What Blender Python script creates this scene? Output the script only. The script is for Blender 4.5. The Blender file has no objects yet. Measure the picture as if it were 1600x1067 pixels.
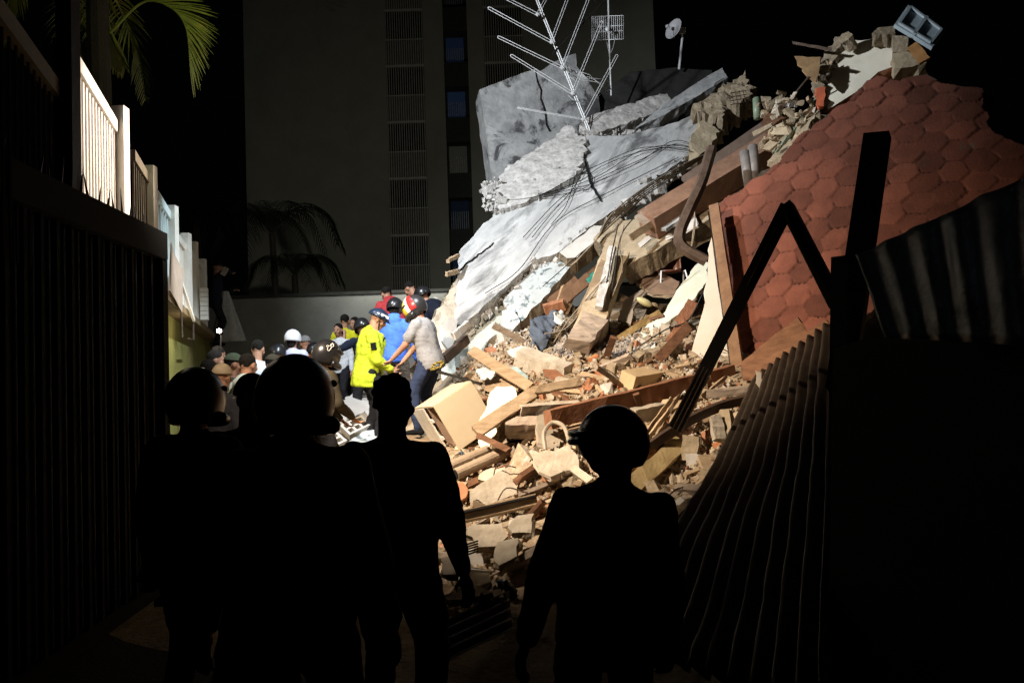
import bpy, bmesh, math, random
import numpy as np
from mathutils import Vector, Matrix, noise
from mathutils.geometry import delaunay_2d_cdt
random.seed(7); np.random.seed(7)
SC = bpy.context.scene
COL = SC.collection
R = math.radians
# ------------------------------------------------------------------ camera
CAMZ = 1.6; F = 1250.0; PITCH = math.atan(52/1250); ROLL = 0.034
cp, sp, cr, sr = math.cos(PITCH), math.sin(PITCH), math.cos(ROLL), math.sin(ROLL)
fwd = Vector((0, cp, sp)); up0 = Vector((0, -sp, cp)); rt0 = Vector((1, 0, 0))
UP = up0*cr + rt0*sr; RT = rt0*cr - up0*sr
CAM = Vector((0, 0, CAMZ))
cd = bpy.data.cameras.new('camera'); cam = bpy.data.objects.new('camera', cd); COL.objects.link(cam)
m3 = Matrix((RT, UP, -fwd)).transposed()
cam.matrix_world = Matrix.Translation(CAM) @ m3.to_4x4()
cd.lens = 36*F/1600; cd.sensor_width = 36; cd.clip_end = 500; cd.clip_start = 0.05
SC.camera = cam
# ------------------------------------------------------------------ night sky
w = bpy.data.worlds.new('World'); SC.world = w; w.use_nodes = True
bg = w.node_tree.nodes['Background']; bg.inputs[0].default_value = (.5, .6, .8, 1); bg.inputs[1].default_value = .0006
SC.view_settings.view_transform = 'Standard'; SC.view_settings.look = 'None'
SC.view_settings.exposure = 0; SC.view_settings.gamma = 1
# ------------------------------------------------------------------ work lights (floodlights above the frame) and added fill spots
def spot(name, loc, target, power, col, deg, blend, size=.12):
    l = bpy.data.lights.new(name, 'SPOT'); l.energy = power; l.color = col
    l.spot_size = R(deg); l.spot_blend = blend; l.shadow_soft_size = size
    o = bpy.data.objects.new(name, l); COL.objects.link(o); o.location = loc
    o.rotation_euler = (Vector(target)-Vector(loc)).to_track_quat('-Z', 'Y').to_euler()
    return o
spot('warm_floodlight', (-2.8, 5.5, 4.6), (1.0, 9.5, .6), 3350, (1, .81, .61), 86, 1.0)
spot('cold_floodlight', (-3.8, 8.2, 7.6), (1.3, 14.2, 5.1), 3400, (.9, .95, 1), 94, .6)
spot('fence_floodlight', (-1.3, 8.6, 4.7), (-3.4, 6.9, 3.7), 1500, (1, .86, .72), 58, .4, .05)
spot('post_fill_spot', (-1.2, 9.5, 6.4), (-3.7, 10.6, 3.2), 1000, (.78, .93, 1), 46, .5, .05)  # added unseen cold spot, brightens the alley posts
spot('palm_fill_spot', (-2.2, 6.6, 5.6), (-3.25, 7.9, 5.0), 60, (1, .93, .6), 62, .6, .05)  # added unseen spot, for the palm frond alone
spot('crowd_floodlight', (-.8, 7.4, 6.0), (-3.1, 11.2, 1.2), 1900, (.86, .93, 1), 50, .7, .06)
spot('wall_fill_spot', (.5, 10.5, 6), (-1.5, 18, 2.4), 120, (.9, .92, .9), 110, .8)  # added fill with no visible source, lifts the end wall
spot('tower_fill_spot', (-2, 16, 5.2), (-3, 36, 6), 720, (1, .98, .84), 120, .9)  # added fill with no visible source, lifts the dim tower
spot('sheet_fill_spot', (.8, -1.5, 4.2), (1.9, 2.8, 2.2), 3.5, (.8, .88, 1), 34, .8, .3)  # added spot behind the camera, brightens only the right corrugated sheet

def ray(px, py): return fwd + RT*((px-800)/F) + UP*((533.5-py)/F)
def W(px, py, d):
    r = ray(px, py); return CAM + r*(d/r.y)
class Plane:
    def __init__(s, a, b, c):
        s.a, s.b, s.c = W(*a), W(*b), W(*c)
        s.n = (s.b-s.a).cross(s.c-s.a).normalized()
        if s.n.dot(CAM-s.a) < 0: s.n = -s.n
        s.u = (s.b-s.a).normalized(); s.v = s.n.cross(s.u)
    def at(s, px, py):
        r = ray(px, py); t = (s.a-CAM).dot(s.n)/r.dot(s.n); return CAM + r*t
    def uv(s, p): q = p-s.a; return (q.dot(s.u), q.dot(s.v))
    def P(s, u, v, h=0): return s.a + s.u*u + s.v*v + s.n*h
# ------------------------------------------------------------------ materials
MATS = {}
def rgb(h):
    h = h.lstrip('#'); c = [int(h[i:i+2], 16)/255 for i in (0, 2, 4)]
    return [x/12.92 if x <= .04045 else ((x+.055)/1.055)**2.4 for x in c]
def M(name, c1, c2=None, c3=None, sc=6, rough=.85, bump=.25, bsc=40, metal=0, rnd=.25, stain=.55, stsc=1.5, stretch=None, spec=.3, emis=None, attr=None, align=None):
    if name in MATS: return MATS[name]
    m = bpy.data.materials.new(name); m.use_nodes = True; nt = m.node_tree; N = nt.nodes; L = nt.links
    b = N['Principled BSDF']; b.inputs['Roughness'].default_value = rough; b.inputs['Metallic'].default_value = metal
    b.inputs['Specular IOR Level'].default_value = spec
    def cc(c): return tuple(rgb(c) if isinstance(c, str) else c)[:3]+(1,)
    c1 = cc(c1); c2 = cc(c2) if c2 else tuple(x*.7 for x in c1[:3])+(1,)
    tc = N.new('ShaderNodeTexCoord'); mp = N.new('ShaderNodeMapping'); L.new(tc.outputs['Object'], mp.inputs[0])
    if align:
        m0 = N.new('ShaderNodeMapping'); L.new(tc.outputs['Object'], m0.inputs[0]); m0.inputs['Rotation'].default_value = Vector(align).to_track_quat('X', 'Z').inverted().to_euler(); L.new(m0.outputs[0], mp.inputs[0])
    if stretch: mp.inputs['Scale'].default_value = stretch
    n1 = N.new('ShaderNodeTexNoise'); n1.inputs['Scale'].default_value = sc; n1.inputs['Detail'].default_value = 8; n1.inputs['Roughness'].default_value = .65
    L.new(mp.outputs[0], n1.inputs['Vector'])
    r1 = N.new('ShaderNodeValToRGB'); r1.color_ramp.elements[0].position = .36; r1.color_ramp.elements[1].position = .64
    r1.color_ramp.elements[0].color = c2; r1.color_ramp.elements[1].color = c1
    L.new(n1.outputs['Fac'], r1.inputs[0]); out = r1.outputs[0]
    if c3:
        n3 = N.new('ShaderNodeTexNoise'); n3.inputs['Scale'].default_value = stsc; n3.inputs['Detail'].default_value = 9; n3.inputs['Roughness'].default_value = .7; n3.inputs['Distortion'].default_value = .6
        L.new(mp.outputs[0], n3.inputs['Vector'])
        r3 = N.new('ShaderNodeValToRGB'); r3.color_ramp.elements[0].position = stain; r3.color_ramp.elements[1].position = stain+(.13 if name == 'painted_concrete' else .07)
        L.new(n3.outputs['Fac'], r3.inputs[0])
        mx = N.new('ShaderNodeMix'); mx.data_type = 'RGBA'; L.new(r3.outputs[0], mx.inputs[0]); L.new(out, mx.inputs[6]); mx.inputs[7].default_value = cc(c3); out = mx.outputs[2]
    fac = None
    if rnd:
        oi = N.new('ShaderNodeObjectInfo'); mr = N.new('ShaderNodeMapRange'); mr.inputs[3].default_value = 1-rnd; mr.inputs[4].default_value = 1+rnd*.6
        L.new(oi.outputs['Random'], mr.inputs[0]); fac = mr.outputs[0]
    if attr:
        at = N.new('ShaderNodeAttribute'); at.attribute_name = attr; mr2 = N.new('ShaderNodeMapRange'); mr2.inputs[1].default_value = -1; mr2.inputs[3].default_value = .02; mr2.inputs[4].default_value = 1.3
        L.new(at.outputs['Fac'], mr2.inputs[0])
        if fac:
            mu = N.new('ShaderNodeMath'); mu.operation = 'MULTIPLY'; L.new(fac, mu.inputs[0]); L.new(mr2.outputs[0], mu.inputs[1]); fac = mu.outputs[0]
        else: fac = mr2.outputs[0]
    if fac:
        vm = N.new('ShaderNodeVectorMath'); vm.operation = 'SCALE'; L.new(out, vm.inputs[0]); L.new(fac, vm.inputs['Scale']); out = vm.outputs[0]
    L.new(out, b.inputs['Base Color'])
    if bump:
        n2 = N.new('ShaderNodeTexNoise'); n2.inputs['Scale'].default_value = bsc; n2.inputs['Detail'].default_value = 6
        L.new(mp.outputs[0], n2.inputs['Vector'])
        bp = N.new('ShaderNodeBump'); bp.inputs['Strength'].default_value = bump; bp.inputs['Distance'].default_value = .02
        L.new(n2.outputs['Fac'], bp.inputs['Height']); L.new(bp.outputs[0], b.inputs['Normal'])
    if emis:
        b.inputs['Emission Color'].default_value = cc(emis[0]); b.inputs['Emission Strength'].default_value = emis[1]
    MATS[name] = m; return m
CONC = M('painted_concrete', (.60, .595, .58), (.41, .41, .405), (.16, .16, .16), sc=2.2, bump=.7, bsc=12, rnd=.08, stain=.50, stsc=1.9, stretch=(.4, 1.3, 1.3), align=(4.4, 4, 4.6))
CONCD = M('weathered_concrete', (.54, .54, .53), (.32, .32, .32), (.09, .09, .092), sc=3, bump=.8, bsc=14, rnd=.08, stain=.52, stsc=1.4)
CRUMB = M('crumbled_plaster', (.62, .6, .57), (.36, .34, .32), (.12, .11, .11), sc=9, bump=1, bsc=18, rnd=.1, stain=.58, stsc=5)
RAW = M('raw_mortar', (.38, .31, .22), (.22, .17, .11), (.09, .065, .045), sc=10, bump=1, bsc=26, rnd=.3, stain=.62, stsc=4)
CREAM = M('cream_plaster', (.60, .53, .43), (.43, .37, .29), (.27, .21, .15), sc=5, bump=.45, bsc=26, rnd=.25, stain=.60, stsc=4)
TAN = M('tan_plaster', (.47, .38, .26), (.33, .26, .17), (.2, .13, .07), sc=6, bump=.6, bsc=24, rnd=.22, stain=.62, stsc=3)
WHITE = M('white_plaster', (.64, .62, .58), (.52, .49, .45), (.45, .40, .33), sc=3, bump=.2, bsc=25, rnd=.08, stain=.68, stsc=3)
MARBLE = M('veined_slab', (.50, .54, .54), (.42, .45, .45), (.12, .15, .16), sc=4, bump=.2, rnd=.05, stain=.53, stsc=6, stretch=(1, 1.4, .8))
BRICK = M('orange_brick', (.42, .19, .10), (.32, .14, .075), (.42, .32, .24), sc=8, bump=.5, rnd=.3, stain=.6, stsc=6)
WOOD = M('brown_wood', (.22, .11, .06), (.13, .062, .034), (.3, .2, .13), sc=5, bump=.35, rnd=.3, stain=.66, stsc=5, stretch=(1, 1, 4))
WOODL = M('pale_wood', (.50, .38, .25), (.34, .24, .15), (.2, .13, .08), sc=5, bump=.3, rnd=.3, stain=.64, stsc=5, stretch=(1, 1, 4))
WOODG = M('grey_wood', (.42, .34, .27), (.28, .22, .17), (.16, .12, .09), sc=6, bump=.35, rnd=.2, stretch=(1, 1, 4))
MELA = M('cream_melamine', (.70, .60, .44), (.66, .56, .40), (.5, .4, .27), sc=2, rough=.45, bump=.05, rnd=0, stain=.72, stsc=4)
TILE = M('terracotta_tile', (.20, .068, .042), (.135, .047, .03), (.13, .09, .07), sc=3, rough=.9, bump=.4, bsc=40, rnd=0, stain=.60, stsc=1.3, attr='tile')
STEEL = M('black_steel', (.012, .011, .010), (.02, .016, .012), sc=8, rough=.5, bump=.15, rnd=0, spec=.4)
STEELB = M('rusty_steel', (.11, .075, .055), (.06, .038, .026), sc=9, rough=.6, bump=.25, rnd=.2)
ALU = M('bright_aluminium', (.85, .85, .86), (.7, .7, .7), sc=20, rough=.5, bump=0, metal=.15, rnd=0)
WHITEP = M('white_paint', (.80, .77, .72), (.68, .64, .58), sc=3, rough=.6, bump=.08, rnd=.05)
GATE = M('dark_gate_paint', (.006, .006, .0045), (.004, .004, .0035), sc=3, rough=.9, bump=.05, rnd=0, spec=.1)
CORR = M('corrugated_steel', (.11, .08, .058), (.06, .045, .03), (.12, .055, .03), sc=5, rough=.5, bump=.2, rnd=0, metal=.3, stain=.64)
CORRB = M('bluish_corrugated_steel', (.30, .32, .34), (.2, .21, .23), (.1, .1, .1), sc=5, rough=.4, bump=.2, rnd=0, metal=.3)
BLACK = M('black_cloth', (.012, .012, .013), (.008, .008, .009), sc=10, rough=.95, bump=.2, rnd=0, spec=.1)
GROUND = M('dusty_ground', (.016, .014, .012), (.01, .009, .008), sc=3, bump=.6, rnd=0)
RUBB = M('dusty_rubble', (.42, .33, .23), (.24, .175, .11), (.10, .07, .045), sc=7, bump=1, bsc=30, rnd=0, stain=.58, stsc=3)
SKIN = M('skin', (.46, .25, .16), (.38, .19, .12), sc=8, rough=.55, bump=.05, rnd=0)
SKIND = M('brown_skin', (.26, .13, .08), (.2, .1, .06), sc=8, rough=.55, bump=.05, rnd=0)
HAIR = M('black_hair', (.010, .009, .008), (.02, .017, .015), sc=40, rough=.95, spec=.1, bump=.5, bsc=120, rnd=0)
def cloth(name, c, rough=.9): return M(name, c, tuple(x*.78 for x in c), sc=14, rough=rough, bump=.25, bsc=30, rnd=0, spec=.15)
# ------------------------------------------------------------------ object helpers
def tag(o, label=None, cat=None, group=None, kind=None):
    if label: o['label'] = label
    if cat: o['category'] = cat
    if group: o['group'] = group
    if kind: o['kind'] = kind
    return o
def thing(name, loc, label, cat, group=None, rz=0):
    o = bpy.data.objects.new(name, None); COL.objects.link(o); o.location = loc; o.rotation_euler = (0, 0, rz); o.empty_display_size = .1
    return tag(o, label, cat, group)
def mk(name, V, Fc, mat, parent=None, label=None, cat=None, group=None, kind=None, smooth=False, local=False, mi=None):
    V = [Vector(v) for v in V]
    if parent is None: c = sum(V, Vector())/len(V)
    elif local: c = Vector()
    else: c = Vector(parent.location) if parent.parent is None else Vector(parent.location)+Vector(parent.parent.location)
    me = bpy.data.meshes.new(name); me.from_pydata([v-c for v in V], [], Fc)
    for m in (mat if isinstance(mat, (list, tuple)) else [mat]): me.materials.append(m)
    if mi is not None: me.polygons.foreach_set('material_index', mi)
    if smooth: me.polygons.foreach_set('use_smooth', [True]*len(me.polygons))
    bm = bmesh.new(); bm.from_mesh(me); bmesh.ops.recalc_face_normals(bm, faces=bm.faces); bm.to_mesh(me); bm.free()
    o = bpy.data.objects.new(name, me); COL.objects.link(o)
    if parent is None: o.location = c
    else: o.parent = parent
    return tag(o, label, cat, group, kind)
class MB:
    def __init__(s): s.V = []; s.F = []
    def add(s, V, F):
        n = len(s.V); s.V += [Vector(v) for v in V]; s.F += [tuple(i+n for i in f) for f in F]
    def box(s, c, ax, hx, hy, hz):   # ax: 3 unit axes
        c = Vector(c); X, Y, Z = ax
        V = [c+X*(hx*a)+Y*(hy*b)+Z*(hz*d) for a in (-1, 1) for b in (-1, 1) for d in (-1, 1)]
        s.add(V, [(0, 1, 3, 2), (4, 6, 7, 5), (0, 4, 5, 1), (2, 3, 7, 6), (0, 2, 6, 4), (1, 5, 7, 3)])
    def aabox(s, x0, x1, y0, y1, z0, z1):
        s.box(((x0+x1)/2, (y0+y1)/2, (z0+z1)/2), (Vector((1, 0, 0)), Vector((0, 1, 0)), Vector((0, 0, 1))), (x1-x0)/2, (y1-y0)/2, (z1-z0)/2)
    def beam(s, a, b, w, h, roll=0, seg=1, jit=0, face=None):
        a, b = Vector(a), Vector(b); d = (b-a); L = d.length; d.normalize()
        view = ((a+b)/2-CAM).normalized() if face is None else Vector(face)
        side = d.cross(view)
        if side.length < 1e-3: side = d.orthogonal()
        side.normalize(); nrm = side.cross(d).normalized()
        q = Matrix.Rotation(roll, 3, d); side = q @ side; nrm = q @ nrm
        V = []
        for i in range(seg+1):
            c = a + d*(L*i/seg)
            for x, y in ((-1, -1), (1, -1), (1, 1), (-1, 1)):
                e = (random.uniform(-jit, jit)*2.5 if i in (0, seg) else 0)
                V.append(c+side*(w/2*x+random.uniform(-jit, jit))+nrm*(h/2*y+random.uniform(-jit, jit))+d*e)
        Fc = [(3, 2, 1, 0), tuple(4*seg+k for k in range(4))]
        for i in range(seg):
            for k in range(4):
                Fc.append((4*i+k, 4*i+(k+1) % 4, 4*i+4+(k+1) % 4, 4*i+4+k))
        s.add(V, Fc)
    def tube(s, pts, r, n=6, taper=None, closed=False):
        pts = [Vector(p) for p in pts]; m = len(pts); V = []; prev = None
        for i, p in enumerate(pts):
            t = (pts[min(i+1, m-1)]-pts[max(i-1, 0)]).normalized()
            if prev is None: x = t.orthogonal().normalized()
            else:
                x = prev - t*prev.dot(t); x = x.normalized() if x.length > 1e-6 else t.orthogonal().normalized()
            prev = x; y = t.cross(x); rr = r if taper is None else r+(taper-r)*i/(m-1)
            V += [p+(x*math.cos(2*math.pi*k/n)+y*math.sin(2*math.pi*k/n))*rr for k in range(n)]
        Fc = [tuple(range(n))[::-1], tuple((m-1)*n+k for k in range(n))]
        for i in range(m-1):
            for k in range(n): Fc.append((i*n+k, i*n+(k+1) % n, (i+1)*n+(k+1) % n, (i+1)*n+k))
        s.add(V, Fc)
    def ell(s, c, r, n=12, m=8, rot=None):
        c = Vector(c); V = []; Fc = []
        for i in range(m+1):
            th = math.pi*i/m
            for k in range(n):
                ph = 2*math.pi*k/n; v = Vector((r[0]*math.sin(th)*math.cos(ph), r[1]*math.sin(th)*math.sin(ph), r[2]*math.cos(th)))
                V.append(c+(rot @ v if rot else v))
        for i in range(m):
            for k in range(n): Fc.append((i*n+k, (i+1)*n+k, (i+1)*n+(k+1) % n, i*n+(k+1) % n))
        s.add(V, Fc)
    def build(s, name, mat, parent=None, **k): return mk(name, s.V, s.F, mat, parent, **k)
def bez(pts, n=8):
    """Catmull-Rom through the points"""
    P = [Vector(p) for p in pts]; P = [P[0]*2-P[1]]+P+[P[-1]*2-P[-2]]; out = []
    for i in range(1, len(P)-2):
        for k in range(n):
            t = k/n; a, b, c, d = P[i-1:i+3]
            out.append(.5*((2*b)+(c-a)*t+(2*a-5*b+4*c-d)*t*t+(3*b-3*c+d-a)*t**3))
    out.append(P[-2]); return out
def nz(p, s, seed=0): return noise.noise(Vector((p[0]*s+seed, p[1]*s+seed*1.7, p[2]*s-seed)))
def fbm(p, s, seed=0): return nz(p, s, seed)+.5*nz(p, s*2.1, seed+9)+.25*nz(p, s*4.3, seed+19)
def plate(name, pl, poly, th, mat, cell=.12, jag=.03, disp=.012, dsc=2.5, edge=None, bend=None, parent=None, lift=0, **k):
    """A slab with real thickness: outline lying on plane pl, broken edges, uneven face."""
    if not isinstance(pl, Plane): pl = Plane(*pl)
    uv = [Vector(pl.uv(pl.at(x, y))) for x, y in poly]
    pts = []
    for i, a in enumerate(uv):
        b = uv[(i+1) % len(uv)]; d = b-a; n = max(1, int(d.length/cell)); pe = Vector((-d.y, d.x)); pe.normalize()
        for q in range(n):
            j = random.gauss(0, jag*.6) if q else random.gauss(0, jag*.3)
            pts.append(a+d*((q+random.uniform(-.25, .25)*(q > 0))/n)+pe*j)
    nb = len(pts)
    xs = [p.x for p in pts]; ys = [p.y for p in pts]
    A = np.array([[p.x, p.y] for p in pts]); B = np.roll(A, -1, 0)
    def inside(x, y):
        c = ((A[:, 1] > y) != (B[:, 1] > y)); xx = (B[:, 0]-A[:, 0])*(y-A[:, 1])/(B[:, 1]-A[:, 1]+1e-12)+A[:, 0]
        return (np.count_nonzero(c & (x < xx)) % 2) == 1
    def edist(x, y):
        d = B-A; t = np.clip(((x-A[:, 0])*d[:, 0]+(y-A[:, 1])*d[:, 1])/(d[:, 0]**2+d[:, 1]**2+1e-12), 0, 1)
        return np.sqrt(((A[:, 0]+t*d[:, 0]-x)**2+(A[:, 1]+t*d[:, 1]-y)**2)).min()
    x = min(xs)
    while x < max(xs):
        y = min(ys)
        while y < max(ys):
            jx, jy = x+random.uniform(-.25, .25)*cell, y+random.uniform(-.25, .25)*cell
            if inside(jx, jy) and edist(jx, jy) > cell*.45: pts.append(Vector((jx, jy)))
            y += cell
        x += cell
    vo, eo, fo, ov, oe, of = delaunay_2d_cdt([Vector(p) for p in pts], [(i, (i+1) % nb) for i in range(nb)], [], 1, 1e-5)
    T = []
    for p in vo:
        h = (bend(p.x, p.y) if bend else 0)+lift
        q = pl.P(p.x, p.y, h); q += pl.n*disp*fbm(q, dsc, 3); T.append(q)
    # boundary edges of the triangulation
    ec = {}
    for f in fo:
        for a, b in zip(f, f[1:]+f[:1]): ec[(a, b)] = ec.get((a, b), 0)+1
    bd = [(a, b) for (a, b) in ec if (b, a) not in ec]
    n = len(T); V = list(T)
    bv = sorted({a for e in bd for a in e}); om = {}
    inner = {}
    for a in range(n):
        j = jag if a in set() else 0
    Bk = [t-pl.n*th for t in T]
    for a in bv:
        o = pl.u*random.gauss(0, jag*.8)+pl.v*random.gauss(0, jag*.8); Bk[a] = Bk[a]+o
    V += Bk
    # a mid ring for a rough broken edge
    for a in bv:
        om[a] = len(V); V.append((T[a]+Bk[a])/2+(pl.u*random.gauss(0, jag)+pl.v*random.gauss(0, jag))*.8)
    Fc = [tuple(f) for f in fo]+[tuple(n+i for i in reversed(f)) for f in fo]; mi = [0]*len(Fc)
    for a, b in bd:
        Fc.append((b, a, om[a], om[b])); Fc.append((om[b], om[a], n+a, n+b)); mi += [1, 1]
    return mk(name, V, Fc, [mat, edge or mat], parent, mi=mi, **k)
def chunk_mesh(sx, sy, sz, n=12, flat=False):
    bm = bmesh.new(); R_ = random.uniform
    if flat:   # an irregular flat plate
        m = random.randint(4, 7); a0 = R_(0, 6.28); ring = []
        for i in range(m):
            a = a0+2*math.pi*(i+R_(-.25, .25))/m; r = R_(.75, 1.1); ring.append((math.cos(a)*r*sx/2, math.sin(a)*r*sy/2))
        for x, y in ring:
            bm.verts.new((x, y, sz/2)); bm.verts.new((x*R_(.9, 1.05), y*R_(.9, 1.05), -sz/2))
    else:
        for i in (-1, 1):
            for j in (-1, 1):
                for k in (-1, 1):
                    c = R_(.62, 1.0) if random.random() < .75 else R_(.2, .6)
                    bm.verts.new((i*sx/2*c*R_(.85, 1), j*sy/2*c*R_(.85, 1), k*sz/2*R_(.7, 1)))
        for i in range(max(0, n-7)):
            v = Vector((R_(-1, 1), R_(-1, 1), R_(-1, 1))).normalized(); bm.verts.new((v.x*sx*.55, v.y*sy*.55, v.z*sz*.5))
    bmesh.ops.convex_hull(bm, input=bm.verts)
    for v in [v for v in bm.verts if not v.link_faces]: bm.verts.remove(v)
    bm.verts.ensure_lookup_table(); bm.verts.index_update()
    V = [v.co.copy() for v in bm.verts]; Fc = [tuple(v.index for v in f.verts) for f in bm.faces]; bm.free()
    return V, Fc
def remeshed(mb, voxel, smooth=2):
    me = bpy.data.meshes.new('tmp'); me.from_pydata(mb.V, [], mb.F)
    bm = bmesh.new(); bm.from_mesh(me); bmesh.ops.recalc_face_normals(bm, faces=bm.faces); bm.to_mesh(me); bm.free()
    o = bpy.data.objects.new('tmp', me); COL.objects.link(o)
    md = o.modifiers.new('r', 'REMESH'); md.mode = 'VOXEL'; md.voxel_size = voxel
    if smooth:
        s = o.modifiers.new('s', 'SMOOTH'); s.iterations = smooth; s.factor = .5
    dg = bpy.context.evaluated_depsgraph_get(); dg.update()
    r = bpy.data.meshes.new_from_object(o.evaluated_get(dg))
    bpy.data.objects.remove(o); bpy.data.meshes.remove(me)
    return r
def link_local(name, me, mat, parent, smooth=True):
    me.materials.clear(); me.materials.append(mat); me.name = name
    if smooth: me.polygons.foreach_set('use_smooth', [True]*len(me.polygons))
    o = bpy.data.objects.new(name, me); COL.objects.link(o); o.parent = parent; return o
# ------------------------------------------------------------------ the setting: ground and the rubble mound
# seating of the people: (name key) -> px, py of the head top, distance, standing height used
PEOPLE = []
def ik(a, c, l1, l2, pole):
    a, c, pole = Vector(a), Vector(c), Vector(pole); d = c-a; L = min(d.length, (l1+l2)*.995); dn = d.normalized(); c = a+dn*L
    x = (l1*l1-l2*l2+L*L)/(2*L); h = math.sqrt(max(l1*l1-x*x, 0)); p = pole-dn*pole.dot(dn); p.normalize()
    return a+dn*x+p*h, c
def person(label, px, py, d, yaw=0, lean=8, hp=10, hy=0, lh=None, rh=None, lf=(-.11, 0), rf=(.11, .03), drop=0, top=None, bot=None, skin=None, hair='short', hat=None, sleeve=1.0, vox=.013, bulk=1.0, shirt_len=0, hood=False, ground=True, group=None, scale=1.0, folds=.013, vest=None, roll=0, gz=None):
    PEOPLE.append(dict(locals()))
def rotx(a): return Matrix.Rotation(-R(a), 3, 'X')   # positive = lean forward (+Y)
def skeleton(p):
    S = {}; pel = Vector((0, 0, .93-p['drop'])); rl = rotx(p['lean']) @ Matrix.Rotation(R(p['roll']), 3, 'Y')
    S['pel'] = pel; S['rl'] = rl; S['chest'] = pel+rl @ Vector((0, 0, .36)); S['neck'] = pel+rl @ Vector((0, 0, .51))
    rh_ = rotx(p['lean']*.5+p['hp']*.5); S['skull'] = S['neck']+rh_ @ Vector((0, .02, .17))
    hr = Matrix.Rotation(R(p['hy']), 3, 'Z') @ rotx(p['hp']+p['lean']*.35); S['hr'] = hr
    S['sh'] = {s: pel+rl @ Vector((s*.175*(p['bulk']*.5+.5), -.01, .435)) for s in (-1, 1)}
    S['hip'] = {s: pel+Vector((s*.09, 0, -.03)) for s in (-1, 1)}
    for s, h in ((-1, p['lh']), (1, p['rh'])):
        tgt = Vector(h) if h else Vector((s*.27, .08, .80-p['drop']))
        e, c = ik(S['sh'][s], tgt, .29, .26, Vector((s*.5, -.8, -.3))); S['el', s] = e; S['ha', s] = c
    for s, f in ((-1, p['lf']), (1, p['rf'])):
        z = f[2] if len(f) > 2 else 0
        k, a = ik(S['hip'][s], (f[0], f[1], .08+z), .44, .43, Vector((s*.15, 1, .1))); S['kn', s] = k; S['an', s] = a
    S['top'] = S['skull']+hr @ Vector((0, -.01, .12))
    return S
def build_person(p):
    S = skeleton(p); sc = p['scale']; hr, rl = S['hr'], S['rl']
    yaw = R(p['yaw']); Rz = Matrix.Rotation(yaw, 3, 'Z')
    extra = .035 if p['hat'] in ('helmet', 'moto', 'climb', 'open') else (.015 if p['hat'] else .008)
    tl = Rz @ ((S['top']+Vector((0, 0, extra)))*sc); tw = W(p['px'], p['py'], p['d'])
    root = thing('person', tw-tl, p['label'], 'person', p['group'], rz=yaw); root.scale = (sc,)*3
    b = p['bulk']; H = S['skull']
    def hd(v): return H+hr @ Vector(v)
    def cap(mb, a, c, ra, rb, n=10):
        a, c = Vector(a), Vector(c); L = (c-a).length; k = max(2, int(L/.03))
        mb.tube([a.lerp(c, i/k) for i in range(k+1)], ra, n, rb); mb.ell(a, (ra,)*3, n, 6); mb.ell(c, (rb,)*3, n, 6)
    # ---- body, one continuous surface
    B = MB()
    B.ell(hd((0, -.012, .02)), (.077, .097, .1), 16, 12, hr); B.ell(hd((0, .028, -.035)), (.06, .068, .085), 14, 10, hr)
    B.ell(hd((0, .05, -.088)), (.04, .042, .032), 12, 8, hr)
    cap(B, hd((0, .09, .004)), hd((0, .116, -.034)), .011, .015, 8)
    cap(B, hd((-.034, .084, .022)), hd((.034, .084, .022)), .012, .012, 8); cap(B, hd((-.018, .094, -.064)), hd((.018, .094, -.064)), .009, .009, 8)
    for s in (-1, 1):
        B.ell(hd((s*.079, -.008, -.01)), (.012, .022, .034), 8, 8, hr); B.ell(hd((s*.045, .06, -.03)), (.026, .03, .028), 8, 6, hr)
    cap(B, S['neck']-rl @ Vector((0, 0, .06)), hd((0, -.02, -.06)), .064*(b*.4+.6), .06*(b*.4+.6))
    B.ell(S['pel'], (.155*b, .115*b, .12), 14, 10, rl); B.ell(S['pel']+rl @ Vector((0, 0, .17)), (.135*b, .10*b, .15), 14, 10, rl)
    B.ell(S['chest'], (.165*b, .115*b, .17), 14, 10, rl); cap(B, S['sh'][-1], S['sh'][1], .058, .058)
    for s in (-1, 1):
        cap(B, S['sh'][s], S['el', s], .052*b, .041*b); cap(B, S['el', s], S['ha', s], .041*b, .028)
        fd = (S['ha', s]-S['el', s]).normalized(); sd = fd.cross(Vector((0, 0, 1)))
        if sd.length < .2: sd = Vector((0, 1, 0))
        sd.normalize(); inn = fd.cross(sd)
        if inn.dot(Vector((-s, .2, 0))) < 0: inn = -inn
        pc = S['ha', s]+fd*.055; mr = Matrix((sd, fd, inn)).transposed()
        B.ell(pc, (.04, .05, .017), 10, 8, mr)
        for q, (off, ln) in enumerate(((-.030, .066), (-.010, .076), (.011, .072), (.030, .056))):
            r0 = pc+fd*.034+sd*off; k1 = r0+fd*ln*.55+inn*ln*.22; k2 = k1+fd*ln*.25+inn*ln*.48
            cap(B, r0, k1, .0098, .009, 6); cap(B, k1, k2, .009, .008, 6)
        t0 = pc-sd*.03-fd*.015; t1 = t0-sd*.028+fd*.03+inn*.012; cap(B, t0, t1, .012, .0105, 6); cap(B, t1, t1+fd*.028+inn*.012, .0105, .009, 6)
        cap(B, S['hip'][s], S['kn', s], .078*b, .052*b); cap(B, S['kn', s], S['an', s], .052*b, .036)
        fdv = Vector((s*.12, 1, 0)).normalized(); cap(B, S['an', s]+Vector((0, -.03, -.045)), S['an', s]+fdv*.13+Vector((0, 0, -.055)), .034, .026)
    body = link_local('body', remeshed(B, min(p['vox'], .011) if p['vox'] < .012 else p['vox'], 1), p['skin'] or SKIN, root)
    for s in (-1, 1):
        if p['vox'] <= .012:
            e = MB(); e.ell(hd((s*.03, .087, .002)), (.011, .009, .008), 8, 6, hr); e.build('eye', BLACK, root, local=True, smooth=True)
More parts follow.
